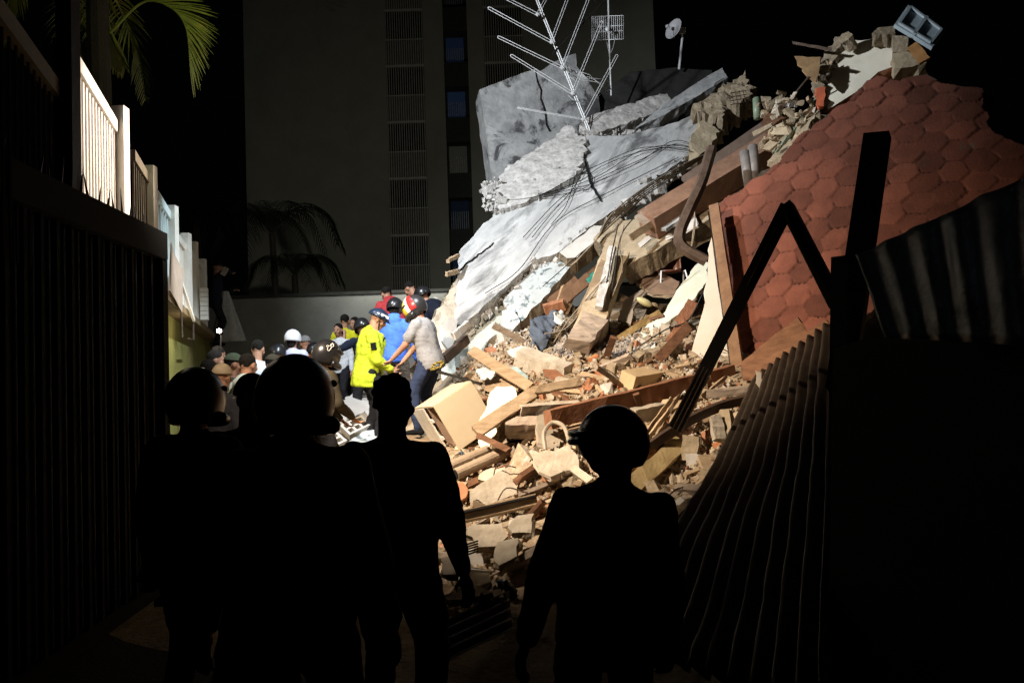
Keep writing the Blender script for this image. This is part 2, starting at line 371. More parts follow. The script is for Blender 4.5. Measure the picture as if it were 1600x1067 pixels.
    # ---- clothes: shells that follow the body, with folds
    def shell(name, mb, mat, seed, vert=True, amp=None, vx=None):
        me = remeshed(mb, vx or max(p['vox'], .012), 9); amp = amp or p['folds']
        n = len(me.vertices); co = np.empty(n*3); me.vertices.foreach_get('co', co); no = np.empty(n*3); me.vertex_normals.foreach_get('vector', no)
        co = co.reshape(-1, 3); no = no.reshape(-1, 3)
        for i in range(n):
            v = co[i]; f = noise.noise(Vector((v[0]*11+seed, v[1]*11, v[2]*6+v[0]*5))) + .6*abs(noise.noise(Vector((v[0]*6, v[1]*6+seed, v[2]*19+v[0]*8))))
            co[i] += no[i]*amp*f
        me.vertices.foreach_set('co', co.ravel()); me.update()
        return link_local(name, me, mat, root)
    sd = hash(p['label']) % 100 if False else sum(map(ord, p['label'])) % 97
    T = MB(); g = .02; ln = p['shirt_len']
    prof = [(-.13-ln, .172, .138), (-.05-ln*.5, .182, .146), (.04, .178, .140), (.15, .170, .130), (.27, .186, .136), (.36, .196, .136), (.43, .180, .122), (.475, .135, .10), (.505, .085, .082)]
    V_ = []; K = 20
    for z_, ra, rb in prof:
        for k in range(K): V_.append(S['pel']+rl @ Vector((ra*b*math.cos(2*math.pi*k/K), rb*b*math.sin(2*math.pi*k/K)-.005, z_)))
    T.add(V_, [tuple(range(K))[::-1], tuple((len(prof)-1)*K+k for k in range(K))]+[(i*K+k, i*K+(k+1) % K, (i+1)*K+(k+1) % K, (i+1)*K+k) for i in range(len(prof)-1) for k in range(K)])
    cap(T, S['neck']-rl @ Vector((0, 0, .11)), S['neck']-rl @ Vector((0, 0, .0)), .10, .068, 12)
    for s in (-1, 1): cap(T, S['neck']-rl @ Vector((0, 0, .05)), S['sh'][s]+rl @ Vector((0, 0, -.012)), .075, .064*b, 12)
    if p['hood']:
        T.ell(S['neck']+rl @ Vector((0, -.085, -.03)), (.12, .06, .075), 14, 8, rl); T.ell(S['neck']+rl @ Vector((0, -.05, .035)), (.1, .055, .045), 14, 8, rl)
    for s in (-1, 1):
        if p['sleeve'] <= .3:
            cap(T, S['sh'][s], S['sh'][s].lerp(S['el', s], .66), .066*b, .070*b, 12)
        else:
            cap(T, S['sh'][s], S['el', s], .067*b, .06*b, 12); cap(T, S['el', s], S['el', s].lerp(S['ha', s], .93), .06*b, .044, 12)
    o = shell('jacket' if p['sleeve'] > .3 else 'shirt', T, p['top'], sd)
    Q = MB(); Q.ell(S['pel']+Vector((0, 0, -.02)), (.166*b, .128*b, .13), 14, 10)
    for s in (-1, 1):
        cap(Q, S['hip'][s], S['kn', s], .096*b, .07*b, 12); cap(Q, S['kn', s], S['an', s]+Vector((0, 0, .0)), .07*b, .056, 12)
    shell('trousers', Q, p['bot'] or BLACK, sd+31, amp=p['folds']*1.2)
    for s in (-1, 1):
        q = MB(); a = S['an', s]; fdv = Vector((s*.12, 1, 0)).normalized(); z = Vector((0, 0, -.046))
        q.ell(a+z+Vector((0, -.03, 0)), (.046, .055, .046), 10, 8); q.ell(a+z+fdv*.06+Vector((0, 0, -.003)), (.047, .1, .036), 12, 8); q.ell(a+z+fdv*.12+Vector((0, 0, -.008)), (.046, .06, .03), 10, 8)
        link_local('shoe', remeshed(q, .014, 1), BLACK, root)
    # ---- hair / headgear
    if p['hair']:
        h = MB(); L = {'short': .0, 'long': .09, 'curly': 0}[p['hair']]
        h.ell(hd((0, -.022, .04)), (.083, .098, .09), 16, 10, hr); h.ell(hd((0, -.05, -.0-L*.6)), (.072, .055, .05+L*.7), 14, 8, hr)
        me = remeshed(h, .012, 1); n = len(me.vertices)
        for v in me.vertices: v.co += v.normal*(.003 if p['hair'] != 'curly' else .02)*noise.noise(v.co*(40 if p['hair'] != 'curly' else 34))
        link_local('hair', me, HAIR, root)
    if p['hat']:
        kind = p['hat']; hm = p['hatmat']
        V = []; Fc = []; n, m = 28, 14
        dims = {'helmet': (.125, .150, .150), 'open': (.120, .142, .145), 'moto': (.135, .16, .16), 'climb': (.118, .145, .125), 'cap': (.093, .112, .105), 'beanie': (.094, .115, .118)}[kind]
        lim = {'helmet': .60, 'open': .74, 'moto': .78, 'climb': .5, 'cap': .47, 'beanie': .52}[kind]
        cz = {'helmet': .0, 'open': -.005, 'moto': -.005, 'climb': .02, 'cap': .03, 'beanie': .022}[kind]
        for i in range(m+1):
            for k in range(n):
                ph = 2*math.pi*k/n; front = max(0, math.sin(ph))
                th = math.pi*lim*i/m*(1-(.32*front**2 if kind in ('moto', 'open') else (.10*front if kind in ('helmet', 'climb') else .04*front)))
                V.append(hd((dims[0]*math.sin(th)*math.cos(ph), dims[1]*math.sin(th)*math.sin(ph)-.012, cz+dims[2]*math.cos(th))))
        for i in range(m):
            for k in range(n): Fc.append((i*n+k, (i+1)*n+k, (i+1)*n+(k+1) % n, i*n+(k+1) % n))
        hn = {'cap': 'cap', 'beanie': 'beanie'}.get(kind, 'helmet')
        ho = mk(hn, V, Fc, hm, root, smooth=True, local=True)
        sm = ho.modifiers.new('t', 'SOLIDIFY'); sm.thickness = .012; sm.offset = -1
        if kind in ('cap', 'climb', 'helmet'):
            q = MB(); L = .075 if kind == 'cap' else .03; pts = []
            for dz in (0, -.008):
                for rr in (1.0, 1.0+L/dims[1]):
                    for k in range(9):
                        ph = R(30+120*k/8); ee = 1 if rr == 1 else math.sin(ph)**.4
                        pts.append(hd((dims[0]*.98*math.cos(ph)*(1 if rr == 1 else 1.0), dims[1]*rr*math.sin(ph)*ee-.012, cz+dims[2]*math.cos(math.pi*lim*.9)*.9+dz-(.012 if rr > 1 else 0))))
            fs = []
            for k in range(8):
                fs += [(k, k+1, 9+k+1, 9+k), (18+k, 27+k, 27+k+1, 18+k+1), (9+k, 9+k+1, 27+k+1, 27+k), (k, 18+k, 18+k+1, k+1)]
            fs += [(0, 9, 27, 18), (8, 26, 35, 17)]
            q.add(pts, fs); q.build('brim', hm, root, local=True)
        if kind == 'open':
            q = MB(); q.tube([hd((.124*math.cos(R(a)), .150*math.sin(R(a)), .045)) for a in range(8, 173, 12)], .011, 8); q.build('visor_rim', hm, root, local=True, smooth=True)
            q = MB(); q.ell(hd((0, .115, .015)), (.085, .052, .02), 14, 6, hr); q.build('brim', hm, root, local=True)
        if kind == 'moto':
            q = MB(); q.tube([hd((.118*math.cos(R(a)), .155*math.sin(R(a))+.0, -.095)) for a in range(0, 181, 12)], .032, 10); q.build('chin_guard', hm, root, local=True, smooth=True)
            q = MB(); q.tube([hd((.126*math.cos(R(a)), .160*math.sin(R(a)), .052)) for a in range(8, 173, 12)], .012, 8); q.build('visor_rim', hm, root, local=True, smooth=True)
        if kind in ('climb', 'helmet'):
            q = MB()
            for s in (-1, 1): q.tube([hd((s*.1, .02, -.0)), hd((s*.078, .035, -.06)), hd((s*.03, .06, -.118)), hd((0, .065, -.124))], .006, 6)
            q.build('chin_strap', BLACK, root, local=True)
    p['root'] = root; p['S'] = S
    return root
TUCKED = {}
def C(r, g, b, n): return cloth(n, (r, g, b))
HB = M('black_helmet_shell', (.012, .012, .014), (.018, .018, .02), sc=4, rough=.28, bump=0, rnd=0, spec=.5)
HN = M('navy_helmet_shell', (.02, .035, .07), (.012, .02, .045), sc=4, rough=.3, bump=0, rnd=0, spec=.5)
HW = M('white_helmet_shell', (.75, .74, .76), (.6, .6, .63), sc=12, rough=.4, bump=0, rnd=0)
HM = M('tricolour_helmet_shell', (.02, .02, .022), (.03, .03, .03), sc=4, rough=.3, bump=0, rnd=0, spec=.5)
def P(label, px, py, d, hatmat=None, **k):
    person(label, px, py, d, **k); PEOPLE[-1]['hatmat'] = hatmat or HB
YEL = C(.54, .68, .04, 'yellow_jacket_cloth'); GRY = C(.30, .30, .31, 'grey_tshirt_cloth'); NAVY = C(.035, .05, .10, 'navy_denim')
BLU = C(.085, .21, .75, 'blue_hoodie_cloth'); GJ = C(.17, .15, .13, 'grey_jeans'); DK = C(.02, .02, .024, 'dark_cloth'); RED = C(.42, .045, .05, 'red_jacket_cloth')
WHC = C(.72, .74, .78, 'white_cloth'); LAV = C(.6, .6, .8, 'lavender_cloth'); ORA = C(.85, .22, .03, 'orange_vest_cloth'); PALE = C(.52, .62, .62, 'pale_hoodie_cloth'); BRN = C(.05, .042, .028, 'brown_cloth'); OLV = C(.05, .065, .04, 'olive_cloth'); VEST = C(.75, .72, .03, 'vest_yellow_cloth'); KHK = C(.38, .30, .2, 'khaki_cloth'); NVD = C(.014, .018, .035, 'dark_navy_cloth')
# people at the lit rescue spot
P('person in bright yellow hooded jacket and navy climbing helmet standing by the slabs', 597, 482, 10.4, HN, yaw=-80, lean=9, hp=26, lh=(-.1, .27, .96), rh=(.12, .29, .93), top=YEL, bot=DK, hair=None, hat='climb', vox=.011, hood=True, bulk=1.34, shirt_len=.08, folds=.021, rf=(.1, .12), lf=(-.1, -.05))
P('person in grey T-shirt and multicoloured motorcycle helmet bending towards the yellow jacket', 640, 463, 10.0, HM, yaw=74, lean=14, hp=26, folds=.014, lh=(-.16, .44, .94), rh=(.1, .42, .9), top=GRY, bot=NAVY, hair=None, hat='moto', sleeve=.2, vox=.011, bulk=1.10, shirt_len=.01, lf=(-.12, .14), rf=(.12, -.02))
P('person in blue hoodie and grey jeans seen from behind, black helmet', 618, 465, 11.6, HB, yaw=-8, lean=6, hp=15, top=BLU, bot=GJ, hair='long', hat='helmet', vox=.012, hood=True, lh=(-.12, .3, 1.05), rh=(.3, .1, .85), bulk=1.05)
P('person in red camouflage jacket bent over behind the blue hoodie', 602, 449, 13.2, yaw=30, lean=42, hp=10, top=RED, bot=DK, hair='short', hood=True, lh=(-.2, .45, .9), rh=(.2, .45, .9))
P('person in white shirt with short black hair leaning over at the top of the group', 634, 443, 13.6, yaw=60, lean=38, hp=30, top=RED, bot=DK, hair='short', lh=(-.1, .4, .8), rh=(.15, .4, .8))
P('person in black jacket with white shoulder mark crouched beside the slab', 655, 448, 12.8, HB, yaw=62, lean=50, hp=10, top=NVD, bot=DK, hair='short', hat='helmet', lh=(-.1, .45, .8), rh=(.15, .4, .8), bulk=1.2)
P('young person in white top looking back towards the camera', 528, 505, 14.0, yaw=165, lean=4, hp=4, hy=0, top=WHC, bot=DK, hair='long', vox=.012, scale=.93)
P('person in yellow reflective vest with orange stripe seen from behind', 539, 491, 14.6, yaw=-5, lean=3, hp=6, top=VEST, bot=DK, hair='short', sleeve=.2, vox=.012)
P('person with a pale face half hidden between vest and black helmet', 553, 495, 15.2, yaw=150, lean=4, hp=8, top=DK, bot=DK, hair='short')
P('person in black jacket and black helmet stretching an arm to the left', 563, 497, 12.6, HB, yaw=35, lean=12, hp=20, lh=(-.55, .22, 1.22), rh=(.2, .3, .95), top=NVD, bot=DK, hair=None, hat='helmet')
P('person in white helmet and lavender shirt seen from behind', 458, 514, 12.2, HW, yaw=-12, lean=5, hp=6, top=LAV, bot=DK, hair='long', hat='helmet', bulk=1.1)
P('person with white beard, grey beanie and orange vest', 476, 524, 13.2, C(.25, .25, .25, 'grey_knit'), yaw=35, lean=4, hp=8, top=ORA, bot=DK, hair=None, hat='beanie')
P('person in dark navy clothes and black helmet left of the orange vest neighbour', 492, 534, 12.8, HB, yaw=-10, lean=8, hp=8, top=NAVY, bot=DK, hair=None, hat='helmet')
P('person in round black helmet between the white shirts', 434, 536, 11.8, HB, yaw=10, lean=6, hp=8, top=DK, bot=DK, hair=None, hat='helmet')
P('person in clean white shirt with cropped hair seen from behind', 404, 531, 10.8, yaw=-4, lean=6, hp=12, top=WHC, bot=DK, hair='short', bulk=1.1)
P('person in pale hoodie with black hair standing in the alley crowd', 389, 552, 8.6, yaw=-14, lean=5, hp=8, hy=-10, top=PALE, bot=DK, hair='short', hood=True, vox=.011)
P('person in green cap facing right beside the wall', 366, 551, 9.2, OLV, yaw=-60, lean=4, hp=5, top=DK, bot=DK, hair='short', hat='cap', skin=SKIND)
P('person in beige beanie low in the dark crowd', 348, 568, 8.2, KHK, yaw=-20, lean=6, hp=5, top=DK, bot=DK, hair=None, hat='beanie')
P('person with brown hair facing right near the yellow wall', 338, 547, 9.8, yaw=-70, lean=4, hp=5, top=BRN, bot=DK, hair='short', skin=SKIND)
P('person holding up a small light at the foot of the wall', 341, 540, 11.2, yaw=-25, lean=4, hp=0, top=DK, bot=DK, hair='short', skin=SKIND, rh=(.2, .3, 1.5))
P('person with dark hair behind the leftmost helmets', 327, 561, 8.8, yaw=-10, lean=4, hp=4, top=DK, bot=DK, hair='short')
P('person in dark cap crouching low beside the far wall', 428, 553, 10.0, BRN, yaw=-30, lean=10, hp=8, top=BRN, bot=DK, hair='short', hat='cap')
P('person in black motocross helmet with a white emblem and brown jacket', 515, 531, 8.3, HB, yaw=-42, lean=16, hp=14, top=BRN, bot=DK, hair=None, hat='moto', lh=(0, .35, .9), rh=(.2, .35, .92), rf=(.16, .34), lf=(-.1, -.1), vox=.012)
P('person standing on top of the wall holding a phone at face height', 341, 409, 16.5, yaw=-75, lean=4, hp=6, top=NVD, bot=DK, hair=None, hat='cap', rh=(.05, .33, 1.5), lh=(-.1, .35, 1.15), ground=False)
# dark spectators in the foreground, backs to the camera; some skin coloured black as shade
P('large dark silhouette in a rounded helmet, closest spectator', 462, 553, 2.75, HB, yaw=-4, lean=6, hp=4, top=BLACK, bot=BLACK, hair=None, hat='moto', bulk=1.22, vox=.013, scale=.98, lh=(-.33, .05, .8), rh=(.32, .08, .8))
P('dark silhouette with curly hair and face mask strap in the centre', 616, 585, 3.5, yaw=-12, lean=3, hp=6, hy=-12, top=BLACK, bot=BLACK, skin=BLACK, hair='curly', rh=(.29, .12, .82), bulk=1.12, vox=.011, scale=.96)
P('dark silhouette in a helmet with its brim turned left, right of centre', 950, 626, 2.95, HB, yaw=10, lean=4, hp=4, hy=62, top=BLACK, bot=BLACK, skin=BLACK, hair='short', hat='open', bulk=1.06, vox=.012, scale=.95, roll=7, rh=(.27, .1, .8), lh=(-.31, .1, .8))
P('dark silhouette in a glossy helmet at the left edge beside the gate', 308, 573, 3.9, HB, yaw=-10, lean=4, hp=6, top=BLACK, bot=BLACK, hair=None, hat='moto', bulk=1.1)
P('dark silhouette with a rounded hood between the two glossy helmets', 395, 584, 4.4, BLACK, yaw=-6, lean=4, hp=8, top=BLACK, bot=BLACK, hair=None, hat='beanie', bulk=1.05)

CTRL = [(700, 940, 5.3), (720, 850, 6.2), (850, 700, 7.4), (700, 715, 7.5), (640, 650, 8.6), (1000, 600, 8.6), (1120, 600, 8.3), (900, 520, 11.0), (1010, 510, 10.4), (770, 520, 11.6), (685, 585, 10.9), (1050, 480, 12.6), (900, 475, 13.8), (960, 470, 13.5), (720, 716, 8.2), (670, 700, 8.6),
        (775, 660, 8.7), (850, 600, 9.2), (900, 640, 8.3), (1000, 720, 6.9), (1080, 680, 7.2), (950, 560, 9.8), (720, 470, 14), (780, 800, 6.7), (1150, 700, 6.2), (1100, 820, 4.9)]
pts = [W(*c) for c in CTRL]
pts += [Vector(v) for v in [(-4, -1, 0), (0, 0, 0), (4, -1, 0), (-1, 2.5, 0), (1, 2.9, 0), (-3, 5, 0), (-1.5, 4.5, 0), (3, 3, .3), (6, 4, .8), (9, 8, 2), (9, 14, 3), (-7, 5, 0), (-8, 12, 0), (-7, 20, .4), (3, 20, 2.5), (9, 20, 2.5), (-3, 20, .6), (.2, 3.9, 0)]]
for p in PEOPLE:
    if p['ground']:
        S = skeleton(p); tl = Matrix.Rotation(R(p['yaw']), 3, 'Z') @ ((S['top']+Vector((0, 0, .02)))*p['scale']); q = W(p['px'], p['py'], p['d'])-tl
        if p['d'] > 7: pts.append(q)
PA = np.array([tuple(q) for q in pts]); n = len(PA)
def kern(d): return np.sqrt(d*d+.05)
D = np.sqrt(((PA[:, None, :2]-PA[None, :, :2])**2).sum(-1)); A = np.zeros((n+3, n+3)); A[:n, :n] = kern(D)+np.eye(n)*(-.15); A[:n, n] = 1; A[:n, n+1:] = PA[:, :2]; A[n:, :n] = A[:n, n:].T
WT = np.linalg.solve(A, np.concatenate([PA[:, 2], [0, 0, 0]]))
def HZ(x, y):
    d = np.sqrt((PA[:, 0]-x)**2+(PA[:, 1]-y)**2); return max(0.0, float(kern(d) @ WT[:n]+WT[n]+WT[n+1]*x+WT[n+2]*y))
xs = np.arange(-7, 9.01, .16); ys = np.arange(-1, 20.01, .16)
HG = np.array([[HZ(x, y)-.05+(.10*fbm((x, y, 0), 1.6)+.05*fbm((x, y, 3), 5)) * min(1, max(0, (HZ(x, y)-.05)*4)) for x in xs] for y in ys])
def hz(x, y):
    i = min(max((x-xs[0])/.16, 0), len(xs)-1.001); j = min(max((y-ys[0])/.16, 0), len(ys)-1.001); a, b = int(i), int(j); u, v = i-a, j-b
    return (HG[b, a]*(1-u)+HG[b, a+1]*u)*(1-v)+(HG[b+1, a]*(1-u)+HG[b+1, a+1]*u)*v
def hit(px, py, d0=3.5, d1=18, up=0):
    r = ray(px, py); d = d0
    while d < d1:
        q = CAM+r*(d/r.y)
        if q.z <= hz(q.x, q.y)+up: return q, d
        d += .05
    return None, None
V = [Vector((x, y, HG[j, i]-.03)) for j, y in enumerate(ys) for i, x in enumerate(xs)]; nx = len(xs)
Fc = [(j*nx+i, j*nx+i+1, (j+1)*nx+i+1, (j+1)*nx+i) for j in range(len(ys)-1) for i in range(nx-1)]
mk('rubble_slope', V, Fc, RUBB, kind='structure', smooth=True)
g = MB(); g.aabox(-150, 150, -60, 250, -.4, -.06); g.build('ground', GROUND, kind='structure')
# ------------------------------------------------------------------ alley on the left: gate, parapet wall, railings
AX = Vector((-378, 1250, 0)).normalized()          # direction of the alley
def AL(px, py, off=-1.2):
    """point seen at px,py on the vertical plane of the parapet (off = metres left of the axis)"""
    r = ray(px, py); nrm = Vector((AX.y, -AX.x, 0)); t = off/r.dot(nrm); return CAM+r*t
def upz(p, z): return Vector((p.x, p.y, z))
ZUP = Vector((0, 0, 1))
# gate
GP = Plane((0, 245, 3.9), (250, 372, 6.0), (250, 700, 6.0))
gt = thing('metal_gate', upz(GP.at(250, 600), 0), 'dark steel double gate with vertical bars and a heavy top beam at left', 'gate')
def gl(px, py): return GP.at(px, py)
e0, e1 = gl(-420, 30), gl(249, 375); f1 = gl(249, 408)
ztop = (gl(100, 292).z+gl(249, 372).z)/2; 
dirg = (upz(gl(249, 372), 0)-upz(gl(0, 245), 0)).normalized(); pend = upz(gl(249, 372), 0)
def gp(t, z): return pend-dirg*t+ZUP*z      # t metres back from the far end
GT = ztop
m = MB(); m.beam(gp(-.0, GT-.09), gp(6.2, GT-.09), .2, .12, face=dirg.cross(ZUP)); m.build('top_beam', GATE, gt)
m = MB(); m.beam(gp(.03, 0), gp(.03, GT-.19), .1, .1, face=dirg.cross(ZUP)); m.build('gate_post', GATE, gt)
m = MB(); m.beam(gp(.1, .15), gp(6.2, .15), .1, .06, face=dirg.cross(ZUP)); m.build('bottom_rail', GATE, gt)
m = MB(); gn = dirg.cross(ZUP); gn = gn if gn.x > 0 else -gn
m.beam(gp(.09, .1)-gn*.08, gp(6.2, .1)-gn*.08, .01, .01, face=gn)
m.add([gp(.09, .1)-gn*.03, gp(6.2, .1)-gn*.03, gp(6.2, GT-.17)-gn*.03, gp(.09, GT-.17)-gn*.03, gp(.09, .1)-gn*.036, gp(6.2, .1)-gn*.036, gp(6.2, GT-.17)-gn*.036, gp(.09, GT-.17)-gn*.036], [(0, 1, 2, 3), (7, 6, 5, 4), (0, 4, 5, 1), (1, 5, 6, 2), (2, 6, 7, 3), (3, 7, 4, 0)])
m.build('backing_sheet', M('gate_sheet', (.006, .006, .006), (.004, .004, .004), rough=.8, bump=0, rnd=0), gt)
for k in range(34):
    m = MB(); t = .2+k*.17; m.beam(gp(t, .15), gp(t, GT-.18), .035, .035, face=gn); m.build('gate_bar', GATE, gt)
for k in range(26):
    m = MB(); t = .3+k*.12; b = gp(t, GT+.0); tip = b+ZUP*random.uniform(.12, .2)+dirg*random.uniform(-.05, .05)+gn*random.uniform(-.03, .03)
    m.tube([b-ZUP*.02, tip], .012, 5, .001); m.build('spike', STEEL, gt)
# parapet wall, ledge
YW = M('yellow_green_wall_paint', (.30, .28, .075), (.2, .19, .05), (.36, .25, .14), sc=2, rough=.8, bump=.15, rnd=0, stain=.6, stsc=.7)
LEDGE = M('ledge_paint', (.30, .22, .12), (.2, .14, .07), sc=3, rough=.7, bump=.2, rnd=0)
lz = (AL(258, 470).z+AL(328, 520).z)/2
L0, L1 = upz(AL(150, 470), 0), upz(AL(349, 520), 0); an = Vector((AX.y, -AX.x, 0))
wl = thing('parapet_wall', L1, 'yellow-green alley wall with a projecting ledge along the left side', 'wall')
m = MB(); m.beam(L0+AX*.9-an*.22+ZUP*((lz-.1)/2), L1-an*.22+ZUP*((lz-.1)/2), lz-.1, .24, face=an); m.build('wall_face', YW, wl)
m = MB(); m.beam(L0+AX*.9-an*.13+ZUP*(lz-.05), L1-an*.13+ZUP*(lz-.05), .09, .5, face=an); m.build('ledge', LEDGE, wl)
m = MB(); b = AL(302, 500, -1.1); m.tube([b, b+ZUP*-.30, b+ZUP*-.32-AX*.75], .014, 6); m.build('bracket', STEELB, wl)
m = MB(); b = AL(283, 478, -1.08); m.tube([b, b+AX*.05-ZUP*.4], .012, 6); m.build('bracket', STEELB, wl)
# near dark railing (in front of the lit one)
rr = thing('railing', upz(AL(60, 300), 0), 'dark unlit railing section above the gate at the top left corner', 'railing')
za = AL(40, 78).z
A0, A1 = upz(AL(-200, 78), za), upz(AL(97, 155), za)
m = MB(); m.beam(A0, A1, .1, .06, face=an); m.build('rail', M('rail_painted_shade', (.10, .085, .06), (.07, .06, .04), rough=.6, bump=0, rnd=0), rr)  # darker rail colour stands in for the missing light here
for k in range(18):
    q = A1-AX*(.06+k*.11); m = MB(); m.tube([q-ZUP*.04, q-ZUP*1.15], .008, 5); m.build('bar', M('bar_painted_shade', (.06, .06, .055), rough=.5, bump=0, rnd=0), rr)  # bars darkened in colour too, as unlit
# dark column
m = MB(); b = AL(107, 200, -1.14); m.aabox(b.x-.045, b.x+.05, b.y-.05, b.y+.05, GT-.02, AL(107, -40, -1.14).z); o = m.build('post', STEEL, label='tall black square post between the dark and the lit railing', cat='post')
m = MB(); b = AL(86, 80, -1.32); m.tube([upz(b, AL(86, 280, -1.32).z), upz(b, AL(86, 60, -1.32).z)], .012, 6); m.tube([upz(b, AL(86, 62, -1.32).z), upz(b, AL(86, 62, -1.32).z)+AX*.2-ZUP*.1], .018, 6)
m.build('bracket_pole', STEELB, label='thin steel pole with a bent bracket beside the black post', cat='pole')
# lit railings: posts + rails + bars
def railing(pxa, pya, pxb, pyb, zlow, nb, label, mat, barr=.011, off=-1.2, sheet=False):
    a, b = AL(pxa, pya, off), AL(pxb, pyb, off); z = (a.z+b.z)/2; a, b = upz(a, z), upz(b, z)
    t = thing('railing', upz(b, zlow), label, 'railing')
    m = MB(); m.beam(a, b, .10, .06, face=an); m.build('rail', mat, t)
    m = MB(); m.beam(upz(a, zlow+.08), upz(b, zlow+.08), .05, .04, face=an); m.build('bottom_rail', mat, t)
    for k in range(nb):
        q = a.lerp(b, (k+.5)/nb); m = MB(); m.beam(upz(q, zlow+.05), upz(q, z-.05), barr*2, .02, face=an); m.build('bar', mat, t)
    if sheet:
        m = MB(); m.beam(a-an*.05-ZUP*((z-zlow)/2), b-an*.05-ZUP*((z-zlow)/2), z-zlow-.02, .012, face=an); m.build('backing_panel', mat, t)
    return t
railing(114, 92, 186, 212, lz, 16, 'brightly lit cream railing section nearest the gate', WHITEP, .022, sheet=True)
railing(206, 236, 232, 290, lz, 8, 'dark narrow railing section between the first two lit posts', M('bar_painted_shade2', (.12, .1, .07), rough=.5, bump=0, rnd=0), .008)  # darker copy of the railing colour, shade painted in
railing(243, 300, 266, 345, lz, 6, 'pale cyan railing panel behind the gate end', M('white_cold_light_tint', (.62, .72, .74), (.55, .64, .66), rough=.5, bump=.05, rnd=0), .01, sheet=True)  # cyan tint paints the cold light into the white panel
railing(277, 372, 288, 388, lz, 5, 'shaded railing panel behind the leaning plank', WHITEP, .01, sheet=True)
railing(294, 392, 303, 404, lz, 4, 'beige railing panel far along the alley', WHITEP, .01, sheet=True)
railing(308, 408, 315, 420, lz, 4, 'last beige railing panel before the person on the wall', WHITEP, .01, sheet=True)
for px, py, wd, lab in ((188, 168, .10, 'bright white square post beside the lit railing, tallest in view'), (235, 260, .10, 'beige square post second from the gate, wire shadow across it'), (268.5, 322, .12, 'cyan-lit white square post at the end of the pale panel'), (290.5, 365, .12, 'bluish grey square post behind the leaning plank'), (303, 378, .10, 'slender beige square post above the perforated bricks'), (316, 405, .12, 'farthest beige square post next to the person on the wall')):
    q = AL(px, py, -1.16); m = MB(); m.aabox(q.x-wd/2, q.x+wd/2, q.y-wd/2, q.y+wd/2, lz, q.z)
    o = m.build('post', WHITEP, label=lab, cat='post', group='posts of the alley railing')
m = MB(); m.beam(AL(279, 428, -1.08), AL(303, 500, -1.03), .055, .03, face=an); m.build('plank', WHITEP, label='narrow white plank leaning against the bluish post', cat='plank')
m = MB()
b = upz(AL(320, 500, -1.02), lz)
for k in range(7): m.box(b+ZUP*(.04+k*.075)-AX*.004*k, (AX, an, ZUP), .10, .06, .034)
m.build('perforated_bricks', WHITEP, label='small white stack of perforated blocks on the ledge', cat='blocks')
m = MB(); b = upz(AL(270, 470, -1.06), lz); m.beam(b-AX*.2+ZUP*.28, b+AX*1.0+ZUP*.14, .56, .03, face=an, seg=3, jit=.02); m.build('cardboard_sheet', M('pale_cardboard', (.6, .46, .36), (.5, .38, .28), rnd=0), label='beige panel standing on the ledge below the cyan post', cat='panel')
# cloth hanging by the person on the wall
V = []; Fc = []; c0 = W(352, 455, 16.6); nn = 24
for i in range(14):
    for k in range(nn):
        t = i/13; a = 2*math.pi*k/nn; r = (.06+.26*t)*(1+.18*math.sin(a*6+t*2)); V.append(c0+Vector((r*math.cos(a)+.05*t, r*.5*math.sin(a), -1.05*t)))
for i in range(13):
    for k in range(nn): Fc.append((i*nn+k, i*nn+(k+1) % nn, (i+1)*nn+(k+1) % nn, (i+1)*nn+k))
mk('net', V, Fc, cloth('grey_net', (.55, .55, .53)), smooth=True, label='grey net bundle hanging from the hand of the person on the wall', cat='net')
# the small lit lamp
LP = W(342, 517, 11.0)
lt = thing('lamp', LP, 'small glaring white lamp at the end of the alley ledge', 'lamp')
m = MB(); m.ell(LP, (.03, .03, .03), 12, 8); m.build('bulb', M('lit_bulb', (1, 1, 1), rough=.5, bump=0, rnd=0, emis=((1, .95, .85), 60)), lt, smooth=True)
m = MB(); m.tube([LP+Vector((0, .03, 0)), LP+Vector((0, .12, 0))], .035, 10); m.tube([LP+Vector((0, .08, 0)), LP+Vector((-.02, .1, -.35))], .01, 6); m.build('lamp_body', STEEL, lt)
l = bpy.data.lights.new('lamp_light', 'POINT'); l.energy = 9; l.color = (1, .85, .65); l.shadow_soft_size = .04
lo = bpy.data.objects.new('lamp_light', l); COL.objects.link(lo); lo.location = LP+Vector((0, -.06, .0))
# ------------------------------------------------------------------ wall across the end of the alley
m = MB(); a, b = W(340, 465, 18), W(700, 457, 18); zt = (a.z+b.z)/2
bw = thing('boundary_wall', (0, 18.2, 0), 'low grey rendered wall across the end of the alley', 'wall')
GW = M('grey_render', (.30, .30, .27), (.24, .24, .215), (.16, .16, .14), sc=2, bump=.3, rnd=0, stain=.62, stsc=1.2)
m.aabox(a.x-4, b.x+6, 18.1, 18.32, 0, zt); m.build('wall_face', GW, bw)
m = MB(); m.aabox(a.x-4, b.x+6, 18.05, 18.37, zt, zt+.07); m.build('coping', M('dark_coping', (.05, .05, .045), rnd=0), bw)
